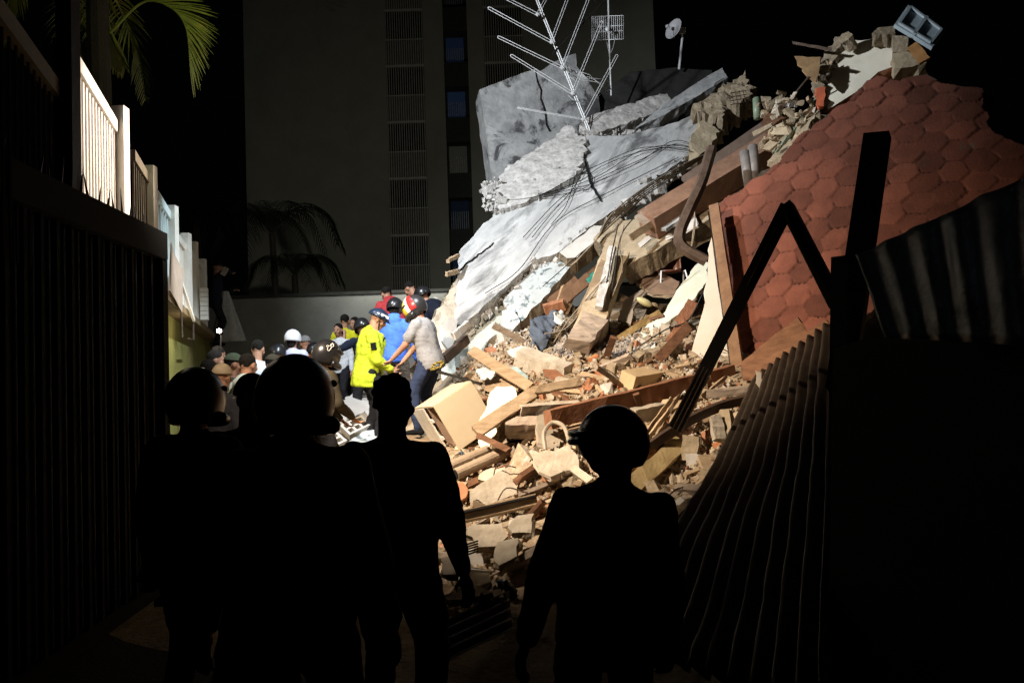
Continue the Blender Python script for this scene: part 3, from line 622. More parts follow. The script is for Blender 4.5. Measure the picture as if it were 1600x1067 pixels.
# ------------------------------------------------------------------ apartment tower behind
TB = 36.0
def tx(px, py=430): return W(px, py, TB).x
def tz(py, px=640): return W(px, py, TB).z
TW = M('tower_render', (.30, .29, .245), (.25, .245, .2), (.19, .185, .16), sc=.8, bump=.3, bsc=6, rnd=0, stain=.62, stsc=.5)
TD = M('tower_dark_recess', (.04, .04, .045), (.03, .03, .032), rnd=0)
TBAR = M('tower_grille_bars', (.5, .48, .42), rnd=0, bump=0)
tw = thing('apartment_tower', (tx(700), TB, 0), 'tall unlit apartment tower with columns of barred windows', 'building')
x = [tx(p) for p in (388, 612, 672, 704, 742, 768, 830, 1038)]; H = 30
for i, nm in ((0, 'wall'), (2, 'wall'), (4, 'wall'), (6, 'wall')):
    m = MB(); m.aabox(x[i], x[i+1], TB, TB+9, 0, H); m.build('wall', TW, tw)
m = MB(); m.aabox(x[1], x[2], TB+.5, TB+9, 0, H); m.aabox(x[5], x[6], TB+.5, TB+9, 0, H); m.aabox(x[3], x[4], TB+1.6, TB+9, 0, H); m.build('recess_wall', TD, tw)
FH = 90/F*TB
zs = [tz(455)+FH*k-.0 for k in range(-1, 9)]
for ci, (a, b) in enumerate(((x[1], x[2]), (x[5], x[6]))):
    for k, z in enumerate(zs):
        m = MB(); m.aabox(a+.02, b-.02, TB+.03, TB+.16, z-.05, z+FH*.46); m.build('spandrel', M('tower_spandrel', (.10, .098, .085), (.08, .078, .066), rnd=0), tw)
        wn = MB(); wn.aabox(a+.05, b-.05, TB+.2, TB+.26, z+FH*.46, z+FH*.95); wn = wn.build('window', M('tower_glass', (.012, .012, .022), rough=.2, bump=0, rnd=0), tw)
        m = MB()
        for q in range(17):
            xx = a+.04+(b-a-.08)*q/16; m.aabox(xx-.017, xx+.017, TB-.04, TB-.015, z-.03, z+FH-.06)
        m.aabox(a, b, TB-.045, TB-.01, z+FH*.46-.04, z+FH*.46); m.aabox(a, b, TB-.045, TB-.01, z+FH*.96, z+FH)
        m.build('grille', TBAR, tw)
for k, z in enumerate(zs):
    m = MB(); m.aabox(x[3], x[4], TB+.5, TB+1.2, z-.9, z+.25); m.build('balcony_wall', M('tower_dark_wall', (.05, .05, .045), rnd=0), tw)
    lit = {1: .012, 2: .004, 3: .012, 4: .018, 5: .012}.get(k, 0)
    col = (.9, .85, .6) if k == 3 else (.18, .35, .8)
    m = MB(); m.aabox(x[3]+.02, x[4]-.25, TB+1.3, TB+1.4, z+.25, z+1.75)
    wn = m.build('lit_window', M('window_glow_%s' % ['none', 'low', 'dim', 'warm', 'mid', 'blue', 'n6', 'n7', 'n8', 'n9'][k], (.02, .03, .05), bump=0, rnd=0, emis=(col, lit) if lit else None), tw)
    m = MB()
    for q in range(9): xx = x[3]+.04+(x[4]-x[3]-.3)*q/8; m.aabox(xx-.012, xx+.012, TB+1.2, TB+1.24, z+.25, z+1.2)
    m.build('grille', TBAR, tw)
# ------------------------------------------------------------------ palms
PALM = M('palm_leaf', (.16, .19, .03), (.09, .12, .018), (.26, .22, .04), sc=5, rough=.5, bump=.1, rnd=0, stain=.6, stsc=3)
TRUNK = M('palm_trunk', (.02, .017, .012), sc=8, bump=.6, rnd=0)
def frond(mb, pts, ll, nl=46, droop=.35, wid=.022, side=(1, 1), start=.12):
    c = bez(pts, 10); mb.tube(c, .016, 6, .004)
    for k in range(nl):
        t = start+(1-start)*k/nl; i = min(int(t*(len(c)-1)), len(c)-2); p = c[i].lerp(c[i+1], t*(len(c)-1)-i); tg = (c[i+1]-c[i]).normalized()
        L = ll*(.45+.9*math.sin(math.pi*min(1, t*.9+.12)))*random.uniform(.85, 1.1)
        sd = tg.cross(ZUP); sd = sd.normalized() if sd.length > .1 else Vector((0, 1, 0)); nn = tg.cross(sd)
        for s, on in ((-1, side[0]), (1, side[1])):
            if not on: continue
            dr = (sd*s+tg*.75+ZUP*random.uniform(-.15, .1)).normalized(); q = [p]
            for j in range(1, 6): q.append(q[-1]+(dr+Vector((0, 0, -droop*j*.32))).normalized()*L/5)
            V = []; wv = dr.cross(ZUP).normalized()
            for j, a in enumerate(q):
                ww = wid*(1-(j/5)**2)*.5+.0008; V += [a-wv*ww, a+wv*ww+ZUP*.004]
            mb.add(V, [(2*j, 2*j+1, 2*j+3, 2*j+2) for j in range(5)])
# near palm: crown above the top left of the frame
pc = W(150, -60, 8.2)
pt = thing('palm_tree', (pc.x, pc.y, 0), 'tall palm with a bright drooping frond above the lit railing', 'palm tree')
m = MB(); m.tube([(pc.x, pc.y, 0), (pc.x+.05, pc.y, pc.z*.5), pc], .14, 10, .11); m.build('trunk', TRUNK, pt)
for nm, ps, L, nl, sd in (('a', [(172, 52, 8.2), (222, 5, 8.1), (262, 10, 8.0), (290, 42, 7.9), (299, 112, 7.8)], .36, 50, (1, 1)),):
    m = MB(); P0 = [W(*q) for q in ps]; c = bez(P0, 12); m.tube(c, .014, 6, .004)
    n0 = len(c)
    for k in range(62):   # the fan of leaflets on the outer side of the arching rib
        t = .30+.70*k/61; i = min(int(t*(n0-1)), n0-2); p = c[i].lerp(c[i+1], t*(n0-1)-i)
        a0 = -.25+1.72*((t-.30)/.70)**1.2   # from pointing right to pointing down
        L_ = .46*(1-.45*((t-.3)/.7))*random.uniform(.85, 1.1); dv = Vector((math.cos(a0), random.uniform(-.25, .1), -math.sin(a0))); q = [p]
        for j in range(1, 7): q.append(q[-1]+(dv+Vector((0, 0, -.05*j))).normalized()*L_/6*1.25)
        wv = Vector((math.sin(a0), .45, math.cos(a0))).normalized(); V = []
        for j, a in enumerate(q): ww = .0105*(1-(j/6)**2)+.0008; V += [a-wv*ww, a+wv*ww]
        m.add(V, [(2*j, 2*j+1, 2*j+3, 2*j+2) for j in range(6)])
    m.build('frond', PALM, pt)
for ps in ([(150, -60, 8.2), (150, 0, 8.3), (175, 60, 8.4), (195, 110, 8.5)], [(150, -60, 8.2), (110, 10, 8.6), (125, 70, 8.8), (130, 120, 8.9)], [(150, -60, 8.2), (190, 20, 9.2), (215, 80, 9.4), (228, 160, 9.5)], [(150, -60, 8.2), (60, -60, 8), (20, -20, 8), (0, 60, 8)], [(150, -60, 8.2), (150, 20, 9.4), (165, 50, 9.6), (170, 90, 9.7)]):
    m = MB(); frond(m, [W(*q) for q in ps], .30, 34, .5); m.build('frond', PALM, pt)
def palm(base, lab, r, n=9, h=None, ll=.35):
    t = thing('palm_tree', (base.x, base.y, 0), lab, 'palm tree')
    m = MB(); m.tube([(base.x, base.y, 0), (base.x+.1, base.y, base.z*.6), base], .13, 8, .1); m.build('trunk', TRUNK, t)
    for k in range(n):
        a = 2*math.pi*k/n+.3; dx = Vector((math.cos(a), math.sin(a)*.7, 0)); m = MB()
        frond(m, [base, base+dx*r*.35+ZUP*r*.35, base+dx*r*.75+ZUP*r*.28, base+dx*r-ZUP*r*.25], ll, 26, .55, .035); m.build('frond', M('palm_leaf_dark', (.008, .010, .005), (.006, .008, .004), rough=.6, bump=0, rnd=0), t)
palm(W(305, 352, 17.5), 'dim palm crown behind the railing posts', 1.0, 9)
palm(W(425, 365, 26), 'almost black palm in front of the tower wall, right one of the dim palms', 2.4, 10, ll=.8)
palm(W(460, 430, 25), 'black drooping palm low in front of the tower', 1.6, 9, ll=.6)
# ------------------------------------------------------------------ the collapsed building: big slabs
S1 = Plane((700, 560, 11), (780, 325, 13.5), (1110, 170, 15))
def S1z(l): 
    q = Plane((700, 560, 11), (780, 325, 13.5), (1110, 170, 15)); q.a = q.a+q.n*l; return q
def slab(lab, pl, poly, th, mat, cat='slab', name='concrete_slab', **k): return plate(name, pl, poly, th, mat, label=lab, cat=cat, **k)
slab('largest pale painted concrete roof slab, sloping down to the left across the pile', S1,
     [(717, 395), (745, 362), (781, 326), (830, 310), (880, 282), (914, 250), (918, 212), (955, 213), (990, 208), (1060, 190), (1104, 168), (1113, 180), (1080, 240), (1000, 296), (929, 352), (870, 395), (833, 408), (788, 450), (730, 502), (708, 526), (712, 470)], .32, CONC, cell=.11, jag=.02, disp=.03, dsc=1.1, edge=CRUMB)
slab('white crumbling roof slab section left of the long crack under the antenna', S1z(.10),
     [(767, 290), (792, 262), (821, 242), (870, 209), (888, 194), (903, 212), (914, 214), (912, 254), (900, 274), (860, 297), (815, 318), (781, 326), (769, 313)], .42, CRUMB, cell=.06, jag=.045, disp=.035, dsc=2.0, edge=CRUMB)
slab('lower greenish white slab leading down to the feet of the rescuers', S1z(-.25),
     [(690, 562), (730, 503), (768, 470), (792, 484), (784, 515), (757, 540), (738, 575), (705, 604), (690, 592)], .35, M('green_white_concrete', (.48, .51, .47), (.36, .38, .35), (.25, .25, .2), sc=4, bump=.5, rnd=0, stain=.6), cell=.1, jag=.03, disp=.03, edge=CREAM)
slab('bluish white veined slab strip below the big roof slab', S1z(-.12),
     [(851, 406), (872, 398), (890, 405), (894, 413), (878, 432), (850, 464), (822, 496), (811, 505), (798, 492), (786, 470), (812, 440)], .25, MARBLE, cell=.1, jag=.025, disp=.012, edge=CREAM)
slab('narrow smooth white slab edge at the upper mouth of the cavity', S1z(.05),
     [(874, 394), (928, 353), (941, 353), (934, 374), (902, 402), (886, 403)], .3, WHITE, cell=.1, jag=.015, disp=.006, edge=RAW)
slab('small white triangular slab piece at the foot of the veined strip', S1z(-.02),
     [(784, 486), (801, 479), (813, 503), (802, 515), (790, 513)], .15, MARBLE, cell=.1, jag=.02)
slab('upright grey weathered wall slab with a diagonal crack at the top left of the pile', Plane((752, 140, 17), (770, 300, 16.4), (930, 150, 17.6)),
     [(749, 140), (790, 124), (836, 108), (842, 113), (870, 95), (899, 84), (901, 104), (935, 150), (940, 190), (890, 225), (800, 300), (770, 292), (760, 210)], .5, CONCD, cell=.13, jag=.010, disp=.018, dsc=1.3)
slab('pale curled slab lip behind the foot of the big antenna', Plane((905, 195, 15.0), (1040, 147, 16), (985, 190, 15.2)),
     [(905, 196), (925, 180), (980, 163), (1042, 146), (1049, 158), (1020, 178), (985, 190), (935, 207), (918, 207)], .25, CRUMB, cell=.08, jag=.03, disp=.03)
slab('long straight grey plank-like slab pointing up to the right', Plane((993, 200, 15), (1130, 110, 16), (1060, 165, 15.3)),
     [(990, 202), (1040, 162), (1110, 116), (1128, 107), (1137, 122), (1085, 153), (1040, 178)], .2, CONCD, cell=.15, jag=.012, disp=.01)
slab('rough broken slab end with exposed mesh at the top of the pile', Plane((1085, 165, 14.6), (1160, 118, 15), (1125, 185, 14.2)),
     [(1082, 168), (1105, 150), (1140, 128), (1162, 115), (1177, 145), (1150, 166), (1134, 160), (1130, 186), (1108, 178), (1090, 178)], .5, RAW, cell=.06, jag=.06, disp=.09, dsc=4)
S0P = Plane((752, 140, 17), (770, 300, 16.4), (930, 150, 17.6)); m = MB(); P_ = [S0P.at(x_, y_)+S0P.n*.02 for x_, y_ in ((836, 112), (839, 128), (845, 142), (844, 155), (849, 168), (852, 182), (853, 195), (858, 205))]
for k in range(len(P_)-1): m.beam(P_[k], P_[k+1]+(P_[k+1]-P_[k])*.1, .016, .04, face=S0P.n)
m.build('wall_crack', M('crack_shadow', (.01, .01, .01), bump=0, rnd=0), label='thin jagged crack in the upright grey wall slab', cat='crack')
m = MB(); pq = Plane((1143, 145, 14.0), (1162, 143, 14.1), (1150, 165, 13.9))
for i in range(4):
    m.tube([pq.at(1143+i*6, 144-i), pq.at(1147+i*6, 163-i)], .008, 5); m.tube([pq.at(1141, 146+i*6), pq.at(1166, 142+i*6)], .008, 5)
m.build('rebar_mesh', STEELB, label='small square rebar grid hanging from the broken slab end', cat='rebar mesh')
slab('tan mortar block below the broken slab end', Plane((1080, 205, 14.0), (1123, 207, 14), (1095, 240, 13.7)),
     [(1079, 214), (1100, 185), (1124, 207), (1112, 224), (1094, 241), (1080, 232)], .5, TAN, cell=.07, jag=.04, disp=.03)
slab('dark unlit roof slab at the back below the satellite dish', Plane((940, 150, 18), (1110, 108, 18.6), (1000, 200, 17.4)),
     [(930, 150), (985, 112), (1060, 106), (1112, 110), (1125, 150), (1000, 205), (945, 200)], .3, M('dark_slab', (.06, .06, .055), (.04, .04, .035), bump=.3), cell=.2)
slab('tan and yellow mortar slab spanning above the dark cavity', Plane((950, 390, 11.8), (1200, 250, 12.5), (1050, 300, 12.7)),
     [(927, 373), (960, 343), (1005, 343), (1100, 300), (1160, 262), (1216, 212), (1212, 248), (1166, 291), (1108, 343), (1062, 368), (983, 415), (975, 418), (950, 388)], .3, TAN, cell=.1, jag=.03, disp=.04, edge=RAW)
slab('white plaster patch panel stuck below the brown beam', Plane((1040, 372, 11.4), (1085, 340, 11.5), (1060, 350, 11.6)),
     [(1039, 372), (1054, 350), (1086, 330), (1090, 352), (1064, 364)], .04, WHITE, cell=.1, jag=.012)
slab('narrow grey-green slab sliver beside the brown beam', Plane((1030, 355, 11.5), (1060, 335, 11.6), (1040, 345, 11.65)),
     [(1028, 356), (1040, 342), (1066, 328), (1060, 345), (1040, 358)], .05, CONCD, cell=.1, jag=.01)
slab('small square white tile on the tan slab', Plane((995, 380, 11.25), (1015, 370, 11.3), (1005, 388, 11.2)),
     [(996, 380), (1014, 368), (1017, 373), (1001, 387)], .03, WHITE, cell=.2, jag=.004)
# cracks as thin dark ribbons laid on the slab as painted shade (cable-like fissure)
def onS1(pts, l=.03):
    return [S1.at(*q)+S1.n*l for q in pts]
def wire(lab, pts, r, mat, cat='cable', name='cable', n=5, sm=8):
    m = MB(); m.tube(bez(pts, sm), r, n); return m.build(name, mat, label=lab, cat=cat, smooth=True)
CAB = M('black_cable', (.015, .015, .015), rough=.6, bump=0, rnd=0); CABT = M('tan_cable', (.3, .24, .17), rough=.6, bump=0, rnd=.2); CABW = M('pale_wire', (.6, .6, .6), rough=.5, bump=0, rnd=0)
for i in range(5):
    o = (i-2)*3.6
    wire('thin cable of the bundle sagging across the big slab, strand %s' % ['lowest', 'second lowest', 'middle', 'second highest', 'highest'][i],
         onS1([(775-o, 326+random.uniform(-3, 3)), (830+random.uniform(-9, 9), 317-o*.5+random.uniform(-4, 4)), (895+random.uniform(-9, 9), 296-o*1.1+random.uniform(-6, 6)), (940, 276-o*1.5+random.uniform(-5, 5)), (1000, 248-o*.9+random.uniform(-6, 6)), (1050, 234+o*.9), (1088, 240+o)], .05+.06*random.random()), .0065, CAB)
for i, q in enumerate(([(832, 375), (860, 340), (895, 300), (915, 262)], [(862, 355), (885, 325), (898, 285), (905, 268)], [(818, 375), (870, 320), (900, 300), (920, 300), (926, 280), (914, 275)], [(848, 452), (905, 402), (950, 365), (1000, 318)], [(758, 463), (812, 425), (870, 350), (960, 300), (1060, 250)])):
    wire(['thin black wire curving up the middle of the big slab', 'short black wire near the crack', 'looping black wire by the crack', 'dark wire along the lower edge of the big slab', 'long dark wire across the lower slab face'][i], onS1(q, .05), .007, CAB)
for i, q in enumerate(([(714, 428), (728, 415), (745, 403), (755, 395), (772, 382)], [(916, 214), (914, 250), (919, 272), (922, 286), (931, 302), (939, 315)])):
    m = MB(); P_ = onS1([(a+random.uniform(-1.5, 1.5), b+random.uniform(-1.5, 1.5)) for a, b in bez([(x, y, 0) for x, y in q], 5) for a, b in [(a, b)]] if False else [(v.x+random.uniform(-1, 1), v.y+random.uniform(-1, 1)) for v in bez([(x, y, 0) for x, y in q], 4)], .018)
    for k in range(len(P_)-1):
        ww = .012+.03*math.sin(math.pi*k/(len(P_)-1))*(1 if i else .4); m.beam(P_[k], P_[k+1]+(P_[k+1]-P_[k])*.1, ww, .03, face=S1.n)
    m.build('slab_crack', M('crack_shadow', (.01, .01, .01), bump=0, rnd=0), label=['short dark crack at the left end of the big slab', 'long dark crack running down from the antenna foot'][i], cat='crack')
# crumbled edge on the left of the big slab
slab('cream crumbled wall remains at the left edge of the big slab', Plane((680, 500, 11.8), (714, 440, 12.4), (705, 545, 11.6)),
     [(676, 520), (678, 497), (694, 472), (704, 452), (714, 432), (722, 470), (716, 510), (706, 545), (686, 562)], .4, CREAM, cell=.06, jag=.05, disp=.07, dsc=4, edge=RAW)
slab('pale blue-white board between the grey T-shirt and the big slab', Plane((692, 505, 11.2), (712, 497, 11.4), (700, 548, 11.0)),
     [(690, 508), (703, 496), (715, 500), (712, 527), (704, 550), (692, 532)], .06, WHITE, cell=.1, jag=.015)
def bm_(lab, a, b, wd, h, mat, name='plank', cat='plank', roll=25, seg=6, jit=.006, **k):
    m = MB(); m.beam(W(*a), W(*b), wd, h, R(roll), seg, jit); return m.build(name, mat, label=lab, cat=cat, **k)
bm_('short broken stick poking out left of the big slab, upper one', (700, 408, 12), (716, 399, 12.3), .05, .05, WOODL)
bm_('short broken stick poking out left of the big slab, lower one', (698, 428, 12), (716, 424, 12.3), .07, .04, WOODL)
bm_('grey steel channel lying at the bottom edge of the big slab', (694, 562, 10.4), (728, 531, 10.9), .12, .08, STEELB, 'channel', 'channel')
bm_('white channel strip along the lower end of the big slab', (709, 526, 10.6), (732, 506, 10.9), .10, .05, WHITE, 'strip', 'strip')
# brown timber beams
bm_('thick reddish brown timber beam with two visible faces above the tan slab', (1012, 352, 11.5), (1216, 226, 12.2), .36, .36, M('red_brown_beam', (.30, .17, .11), (.2, .11, .07), (.36, .3, .24), sc=5, bump=.3, rnd=0, stain=.6, stsc=3), 'timber_beam', 'beam', roll=38)
bm_('flat brown timber board higher on the pile', (1080, 292, 12.3), (1205, 205, 12.9), .42, .10, M('dusty_board', (.25, .18, .14), (.17, .12, .09), sc=4, bump=.2, rnd=0), 'timber_board', 'board', roll=-25)
bm_('long pale dusty board at the foot of the brown beam', (1000, 345, 11.4), (1100, 290, 11.9), .22, .05, WOODG, roll=-35)
bm_('thin pale slat squeezed under the brown beam', (985, 372, 11.2), (1060, 322, 11.6), .10, .04, WOODL, roll=10)
m = MB(); m.tube(bez([W(1112, 232, 10.6), W(1096, 285, 10.4), W(1076, 330, 10.2), W(1062, 366, 10.1), W(1068, 387, 10.05), W(1104, 408, 10.0)], 8), .075, 6)
m.build('bent_profile', STEELB, label='bent rusty steel profile curving down over the cavity', cat='steel profile')
for i, q in enumerate((((1163, 238, 11), (1171, 291, 10.8)), ((1176, 229, 11), (1181, 288, 10.8)))):
    m = MB(); m.tube([W(*q[0]), W(*q[1])], .07, 12); m.build('pipe', M('grey_pipe', (.26, .23, .21), (.17, .15, .14), rnd=.2, rough=.5), label=['left one of two short grey pipes standing by the tiled roof', 'right one of two short grey pipes standing by the tiled roof'][i], cat='pipe', smooth=True)
# ------------------------------------------------------------------ red tiled roof panel
RP = Plane((1150, 570, 9.2), (1110, 330, 10.2), (1500, 110, 9.0))
rpoly = [(1112, 325), (1165, 292), (1205, 262), (1235, 225), (1290, 175), (1328, 146), (1352, 118), (1368, 106), (1400, 110), (1440, 95), (1465, 106), (1500, 108), (1526, 104), (1535, 140), (1548, 180), (1600, 196), (1650, 240), (1650, 330), (1560, 330), (1420, 430), (1345, 500), (1300, 512), (1225, 545), (1160, 574), (1135, 450)]
uvp = np.array([RP.uv(RP.at(*q)) for q in rpoly])
roof = thing('tiled_roof', RP.at(1250, 540), 'tilted roof panel covered in red hexagonal terracotta tiles', 'roof')
cell = .015; x0, y0 = uvp.min(0); x1_, y1_ = uvp.max(0)
GX = np.arange(x0, x1_+cell, cell); GY = np.arange(y0, y1_+cell, cell); XX, YY = np.meshgrid(GX, GY)
dn = np.array(RP.uv(RP.at(1275, 420)))-np.array(RP.uv(RP.at(1250, 370))); dn /= np.linalg.norm(dn); ac = np.array([-dn[1], dn[0]])
rs = np.random.RandomState(3)
S_ = .18
warp = np.vectorize(lambda a, b: noise.noise(Vector((a*1.3, b*1.3, 0))))(XX, YY)*.05
warp2 = np.vectorize(lambda a, b: noise.noise(Vector((a*4+7, b*4, 0))))(XX, YY)*.022
px_ = (XX*ac[0]+YY*ac[1])+warp+warp2; py_ = (XX*dn[0]+YY*dn[1])*1.12+warp*.6-warp2
hw, hh = S_*math.sqrt(3), S_*3
best = np.full(XX.shape, 1e9); second = np.full(XX.shape, 1e9); QX = np.zeros_like(XX); QY = np.zeros_like(XX); ID = np.zeros_like(XX)
for ox, oy, sd in ((0, 0, 0), (hw/2, hh/2, 500)):
    for sx in (-1, 0, 1):
        for sy in (-1, 0, 1):
            ix = np.round((px_-ox)/hw)+sx; iy = np.round((py_-oy)/hh)+sy
            qx = px_-ox-ix*hw; qy = py_-oy-iy*hh; d = np.sqrt(qx**2+qy**2)
            nb = d < best; second = np.where(nb, best, np.minimum(second, d)); QX = np.where(nb, qx, QX); QY = np.where(nb, qy, QY)
            ID = np.where(nb, ix*13.7+iy*71.3+sd, ID); best = np.minimum(best, d)
rnd_ = np.abs(np.modf(np.sin(ID*12.9898)*43758.5)[0]); rnd2 = np.abs(np.modf(np.sin(ID*78.233)*12543.1)[0])
gap = np.clip((second-best)/.024, 0, 1)**.8; wob = np.vectorize(lambda a, b: noise.noise(Vector((a*3, b*3, 9))))(XX, YY); gap = np.clip(gap+np.clip(wob*1.5, 0, .8), 0, 1)
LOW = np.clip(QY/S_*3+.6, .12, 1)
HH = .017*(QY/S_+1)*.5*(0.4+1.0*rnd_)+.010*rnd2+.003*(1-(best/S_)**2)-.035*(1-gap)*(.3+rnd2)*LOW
def inpoly(X, Y, A):
    B = np.roll(A, -1, 0); c = np.zeros(X.shape, bool)
    for (ax, ay), (bx, by) in zip(A, B):
        k = ((ay > Y) != (by > Y)) & (X < (bx-ax)*(Y-ay)/(by-ay+1e-12)+ax); c ^= k
    return c
rtd = np.array(RP.uv(RP.at(1560, 230)))-np.array(RP.uv(RP.at(1130, 400))); rl_ = np.linalg.norm(rtd); rtd /= rl_
SC_ = ((XX-RP.uv(RP.at(1130, 400))[0])*rtd[0]+(YY-RP.uv(RP.at(1130, 400))[1])*rtd[1])/rl_*3  # drives the backward bend, shaped so the right side takes less light
edge_n = np.vectorize(lambda a, b: noise.noise(Vector((a*6, b*6, 5))))(XX, YY)*.05
IN = inpoly(XX+edge_n, YY+edge_n, uvp)
idx = -np.ones(XX.shape, int); V = []; att = []
for j in range(XX.shape[0]):
    for i in range(XX.shape[1]):
        if IN[j, i]: idx[j, i] = len(V); V.append(RP.P(XX[j, i], YY[j, i], HH[j, i]-.05*max(0, SC_[j, i]-.45)**2+.03*nz((XX[j, i], YY[j, i], 0), 1.2))); att.append(rnd_[j, i]-(1-gap[j, i])*1.5*LOW[j, i])  # joint darkening, strongest at lower edges: painted shade plus slight grime
Fc = []
for j in range(XX.shape[0]-1):
    for i in range(XX.shape[1]-1):
        a, b, c, d = idx[j, i], idx[j, i+1], idx[j+1, i+1], idx[j+1, i]
        if min(a, b, c, d) >= 0: Fc.append((a, b, c, d))
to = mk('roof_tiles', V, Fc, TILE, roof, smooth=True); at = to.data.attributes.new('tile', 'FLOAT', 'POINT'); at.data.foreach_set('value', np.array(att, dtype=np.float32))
q = Plane((1150, 570, 9.2), (1110, 330, 10.2), (1500, 110, 9.0)); q.a = q.a-q.n*.1
o0, o1 = RP.uv(RP.at(1130, 400))
plate('roof_deck', q, rpoly, .12, M('dark_mortar', (.12, .09, .065), (.06, .045, .03), bump=1), cell=.12, jag=.04, parent=roof, bend=lambda u, v: -.05*max(0, ((u-o0)*rtd[0]+(v-o1)*rtd[1])/rl_*3-.45)**2)
bm_('dusty brown timber verge board along the left edge of the tiled roof', (1116, 322, 9.9), (1153, 576, 8.9), .12, .1, M('verge_board', (.27, .16, .09), (.18, .1, .06), sc=6, rnd=0), 'verge_board', 'board', roll=12)
bm_('thin black steel strip beside the verge board', (1108, 332, 9.9), (1143, 578, 8.95), .03, .06, STEEL, 'strip', 'strip', roll=0)
slab('tall white upholstered board left of the tiled roof', Plane((1112, 370, 9.95), (1085, 550, 9.35), (1141, 570, 9.2)),
     [(1114, 364), (1108, 388), (1104, 440), (1098, 490), (1081, 549), (1091, 566), (1112, 577), (1143, 571), (1135, 500)], .05, M('white_board', (.74, .66, .58), (.68, .6, .5), bump=.05, rnd=0, sc=2), 'board', 'board', cell=.12, jag=.01, disp=.01)
slab('dark brown sheet curling under the lower edge of the tiled roof', Plane((1165, 564, 8.4), (1246, 495, 8.2), (1200, 574, 8.0)),
     [(1158, 568), (1200, 530), (1246, 495), (1262, 519), (1290, 500), (1300, 512), (1257, 552), (1195, 590), (1160, 590)], .03, WOOD, 'sheet', 'sheet', cell=.1, jag=.015, disp=.04)
# wall remains on the roof top
WP = Plane((1285, 175, 10.6), (1318, 66, 11.0), (1395, 100, 10.4))
slab('white plastered wall fragment standing above the tiled roof', WP, [(1283, 178), (1293, 120), (1303, 92), (1318, 66), (1395, 57), (1396, 104), (1372, 112), (1350, 135), (1318, 158)], .25, M('cream_white_wall', (.66, .62, .52), (.56, .52, .42), sc=2, bump=.15, rnd=0), 'wall_fragment', 'wall piece', cell=.12, jag=.02, edge=BRICK)
slab('crumbled mortar edge left of the white wall fragment', Plane((1270, 185, 10.5), (1318, 60, 10.9), (1290, 175, 10.4)), [(1262, 195), (1270, 150), (1272, 118), (1288, 82), (1305, 60), (1316, 64), (1300, 95), (1289, 125), (1281, 180)], .3, RAW, 'mortar_edge', 'rubble', cell=.04, jag=.035, disp=.05, dsc=5)
slab('small exposed red brick patch beside the white wall fragment', Plane((1276, 140, 10.25), (1290, 140, 10.2), (1280, 166, 10.2)), [(1276, 138), (1290, 136), (1287, 166), (1276, 165)], .08, M('red_brick', (.5, .12, .05), (.36, .08, .04), rnd=0), 'brick_patch', 'bricks', cell=.05, jag=.012)
slab('greyish mortar cap stone on the wall fragment', Plane((1362, 50, 10.5), (1400, 44, 10.4), (1370, 60, 10.4)), [(1362, 53), (1372, 44), (1398, 41), (1399, 53), (1368, 56)], .2, RAW, 'cap_stone', 'stone', cell=.05, jag=.012, disp=.01)
slab('square brown mortar block at the right end of the wall fragment', Plane((1394, 57, 10.3), (1419, 57, 10.2), (1396, 82, 10.2)), [(1394, 57), (1419, 58), (1418, 80), (1396, 82)], .3, RAW, 'mortar_block', 'block', cell=.08, jag=.012)
slab('crumbling lump on the upper left corner of the wall fragment', Plane((1312, 66, 10.7), (1332, 52, 10.6), (1320, 72, 10.6)), [(1311, 66), (1316, 54), (1326, 50), (1333, 55), (1326, 63), (1316, 68)], .18, RAW, 'mortar_lump', 'rubble', cell=.04, jag=.02, disp=.02)
slab('tan mortar mass under the right end of the wall fragment', Plane((1396, 84, 10.2), (1440, 90, 10.0), (1400, 104, 10.1)), [(1394, 82), (1420, 82), (1448, 98), (1425, 104), (1398, 106)], .3, TAN, 'mortar_mass', 'rubble', cell=.07, jag=.04, disp=.04)
bm_('orange brown board stub on the roof ridge', (1426, 72, 9.9), (1445, 96, 9.8), .13, .05, M('orange_board', (.4, .2, .07), rnd=0), 'board', 'board', roll=0)
slab('triangular brown board at the upper left of the wall fragment', Plane((1241, 88, 10.8), (1280, 90, 10.6), (1265, 125, 10.5)), [(1241, 88), (1262, 90), (1282, 89), (1280, 112), (1275, 128), (1262, 122)], .03, M('ochre_board', (.30, .19, .09), (.2, .12, .06), rnd=0), 'board', 'board', cell=.08, jag=.01)
bm_('dark thin stick pointing left from the wall fragment', (1238, 67, 10.9), (1300, 78, 10.7), .04, .04, STEELB, 'stick', 'stick', roll=0)
m = MB(); m.tube([W(1264, 120, 10.5), W(1214, 180, 10.8)], .012, 6); m.build('rod', STEELB, label='thin straight rod below the triangular board', cat='rod')
dp = Plane((1419, 8, 10.5), (1474, 52, 10.2), (1398, 37, 10.3)); dr = thing('door_leaf', dp.at(1437, 42), 'pale blue panelled door leaf thrown on top of the ruin', 'door')
BL = M('pale_blue_paint', (.42, .50, .54), (.36, .43, .47), sc=3, rnd=0, bump=.05)
c4 = [dp.at(*q) for q in ((1419, 8), (1476, 50), (1457, 74), (1398, 38))]
plate('door_panel', dp, [(1419, 8), (1476, 50), (1457, 74), (1398, 38)], .05, BL, cell=.2, jag=0, disp=0, parent=dr)
for i in range(4):
    m = MB(); a, b = c4[i], c4[(i+1) % 4]; cc_ = sum(c4, Vector())/4; a = a.lerp(cc_, .16)+dp.n*.02; b = b.lerp(cc_, .16)+dp.n*.02; m.beam(a, b, .03, .03, face=dp.n); m.build('door_moulding', BL, dr)
m = MB(); m.beam((c4[0]*.5+c4[1]*.5)+dp.n*.02, (c4[2]*.5+c4[3]*.5)+dp.n*.02, .04, .03, face=dp.n); m.build('door_moulding', BL, dr)
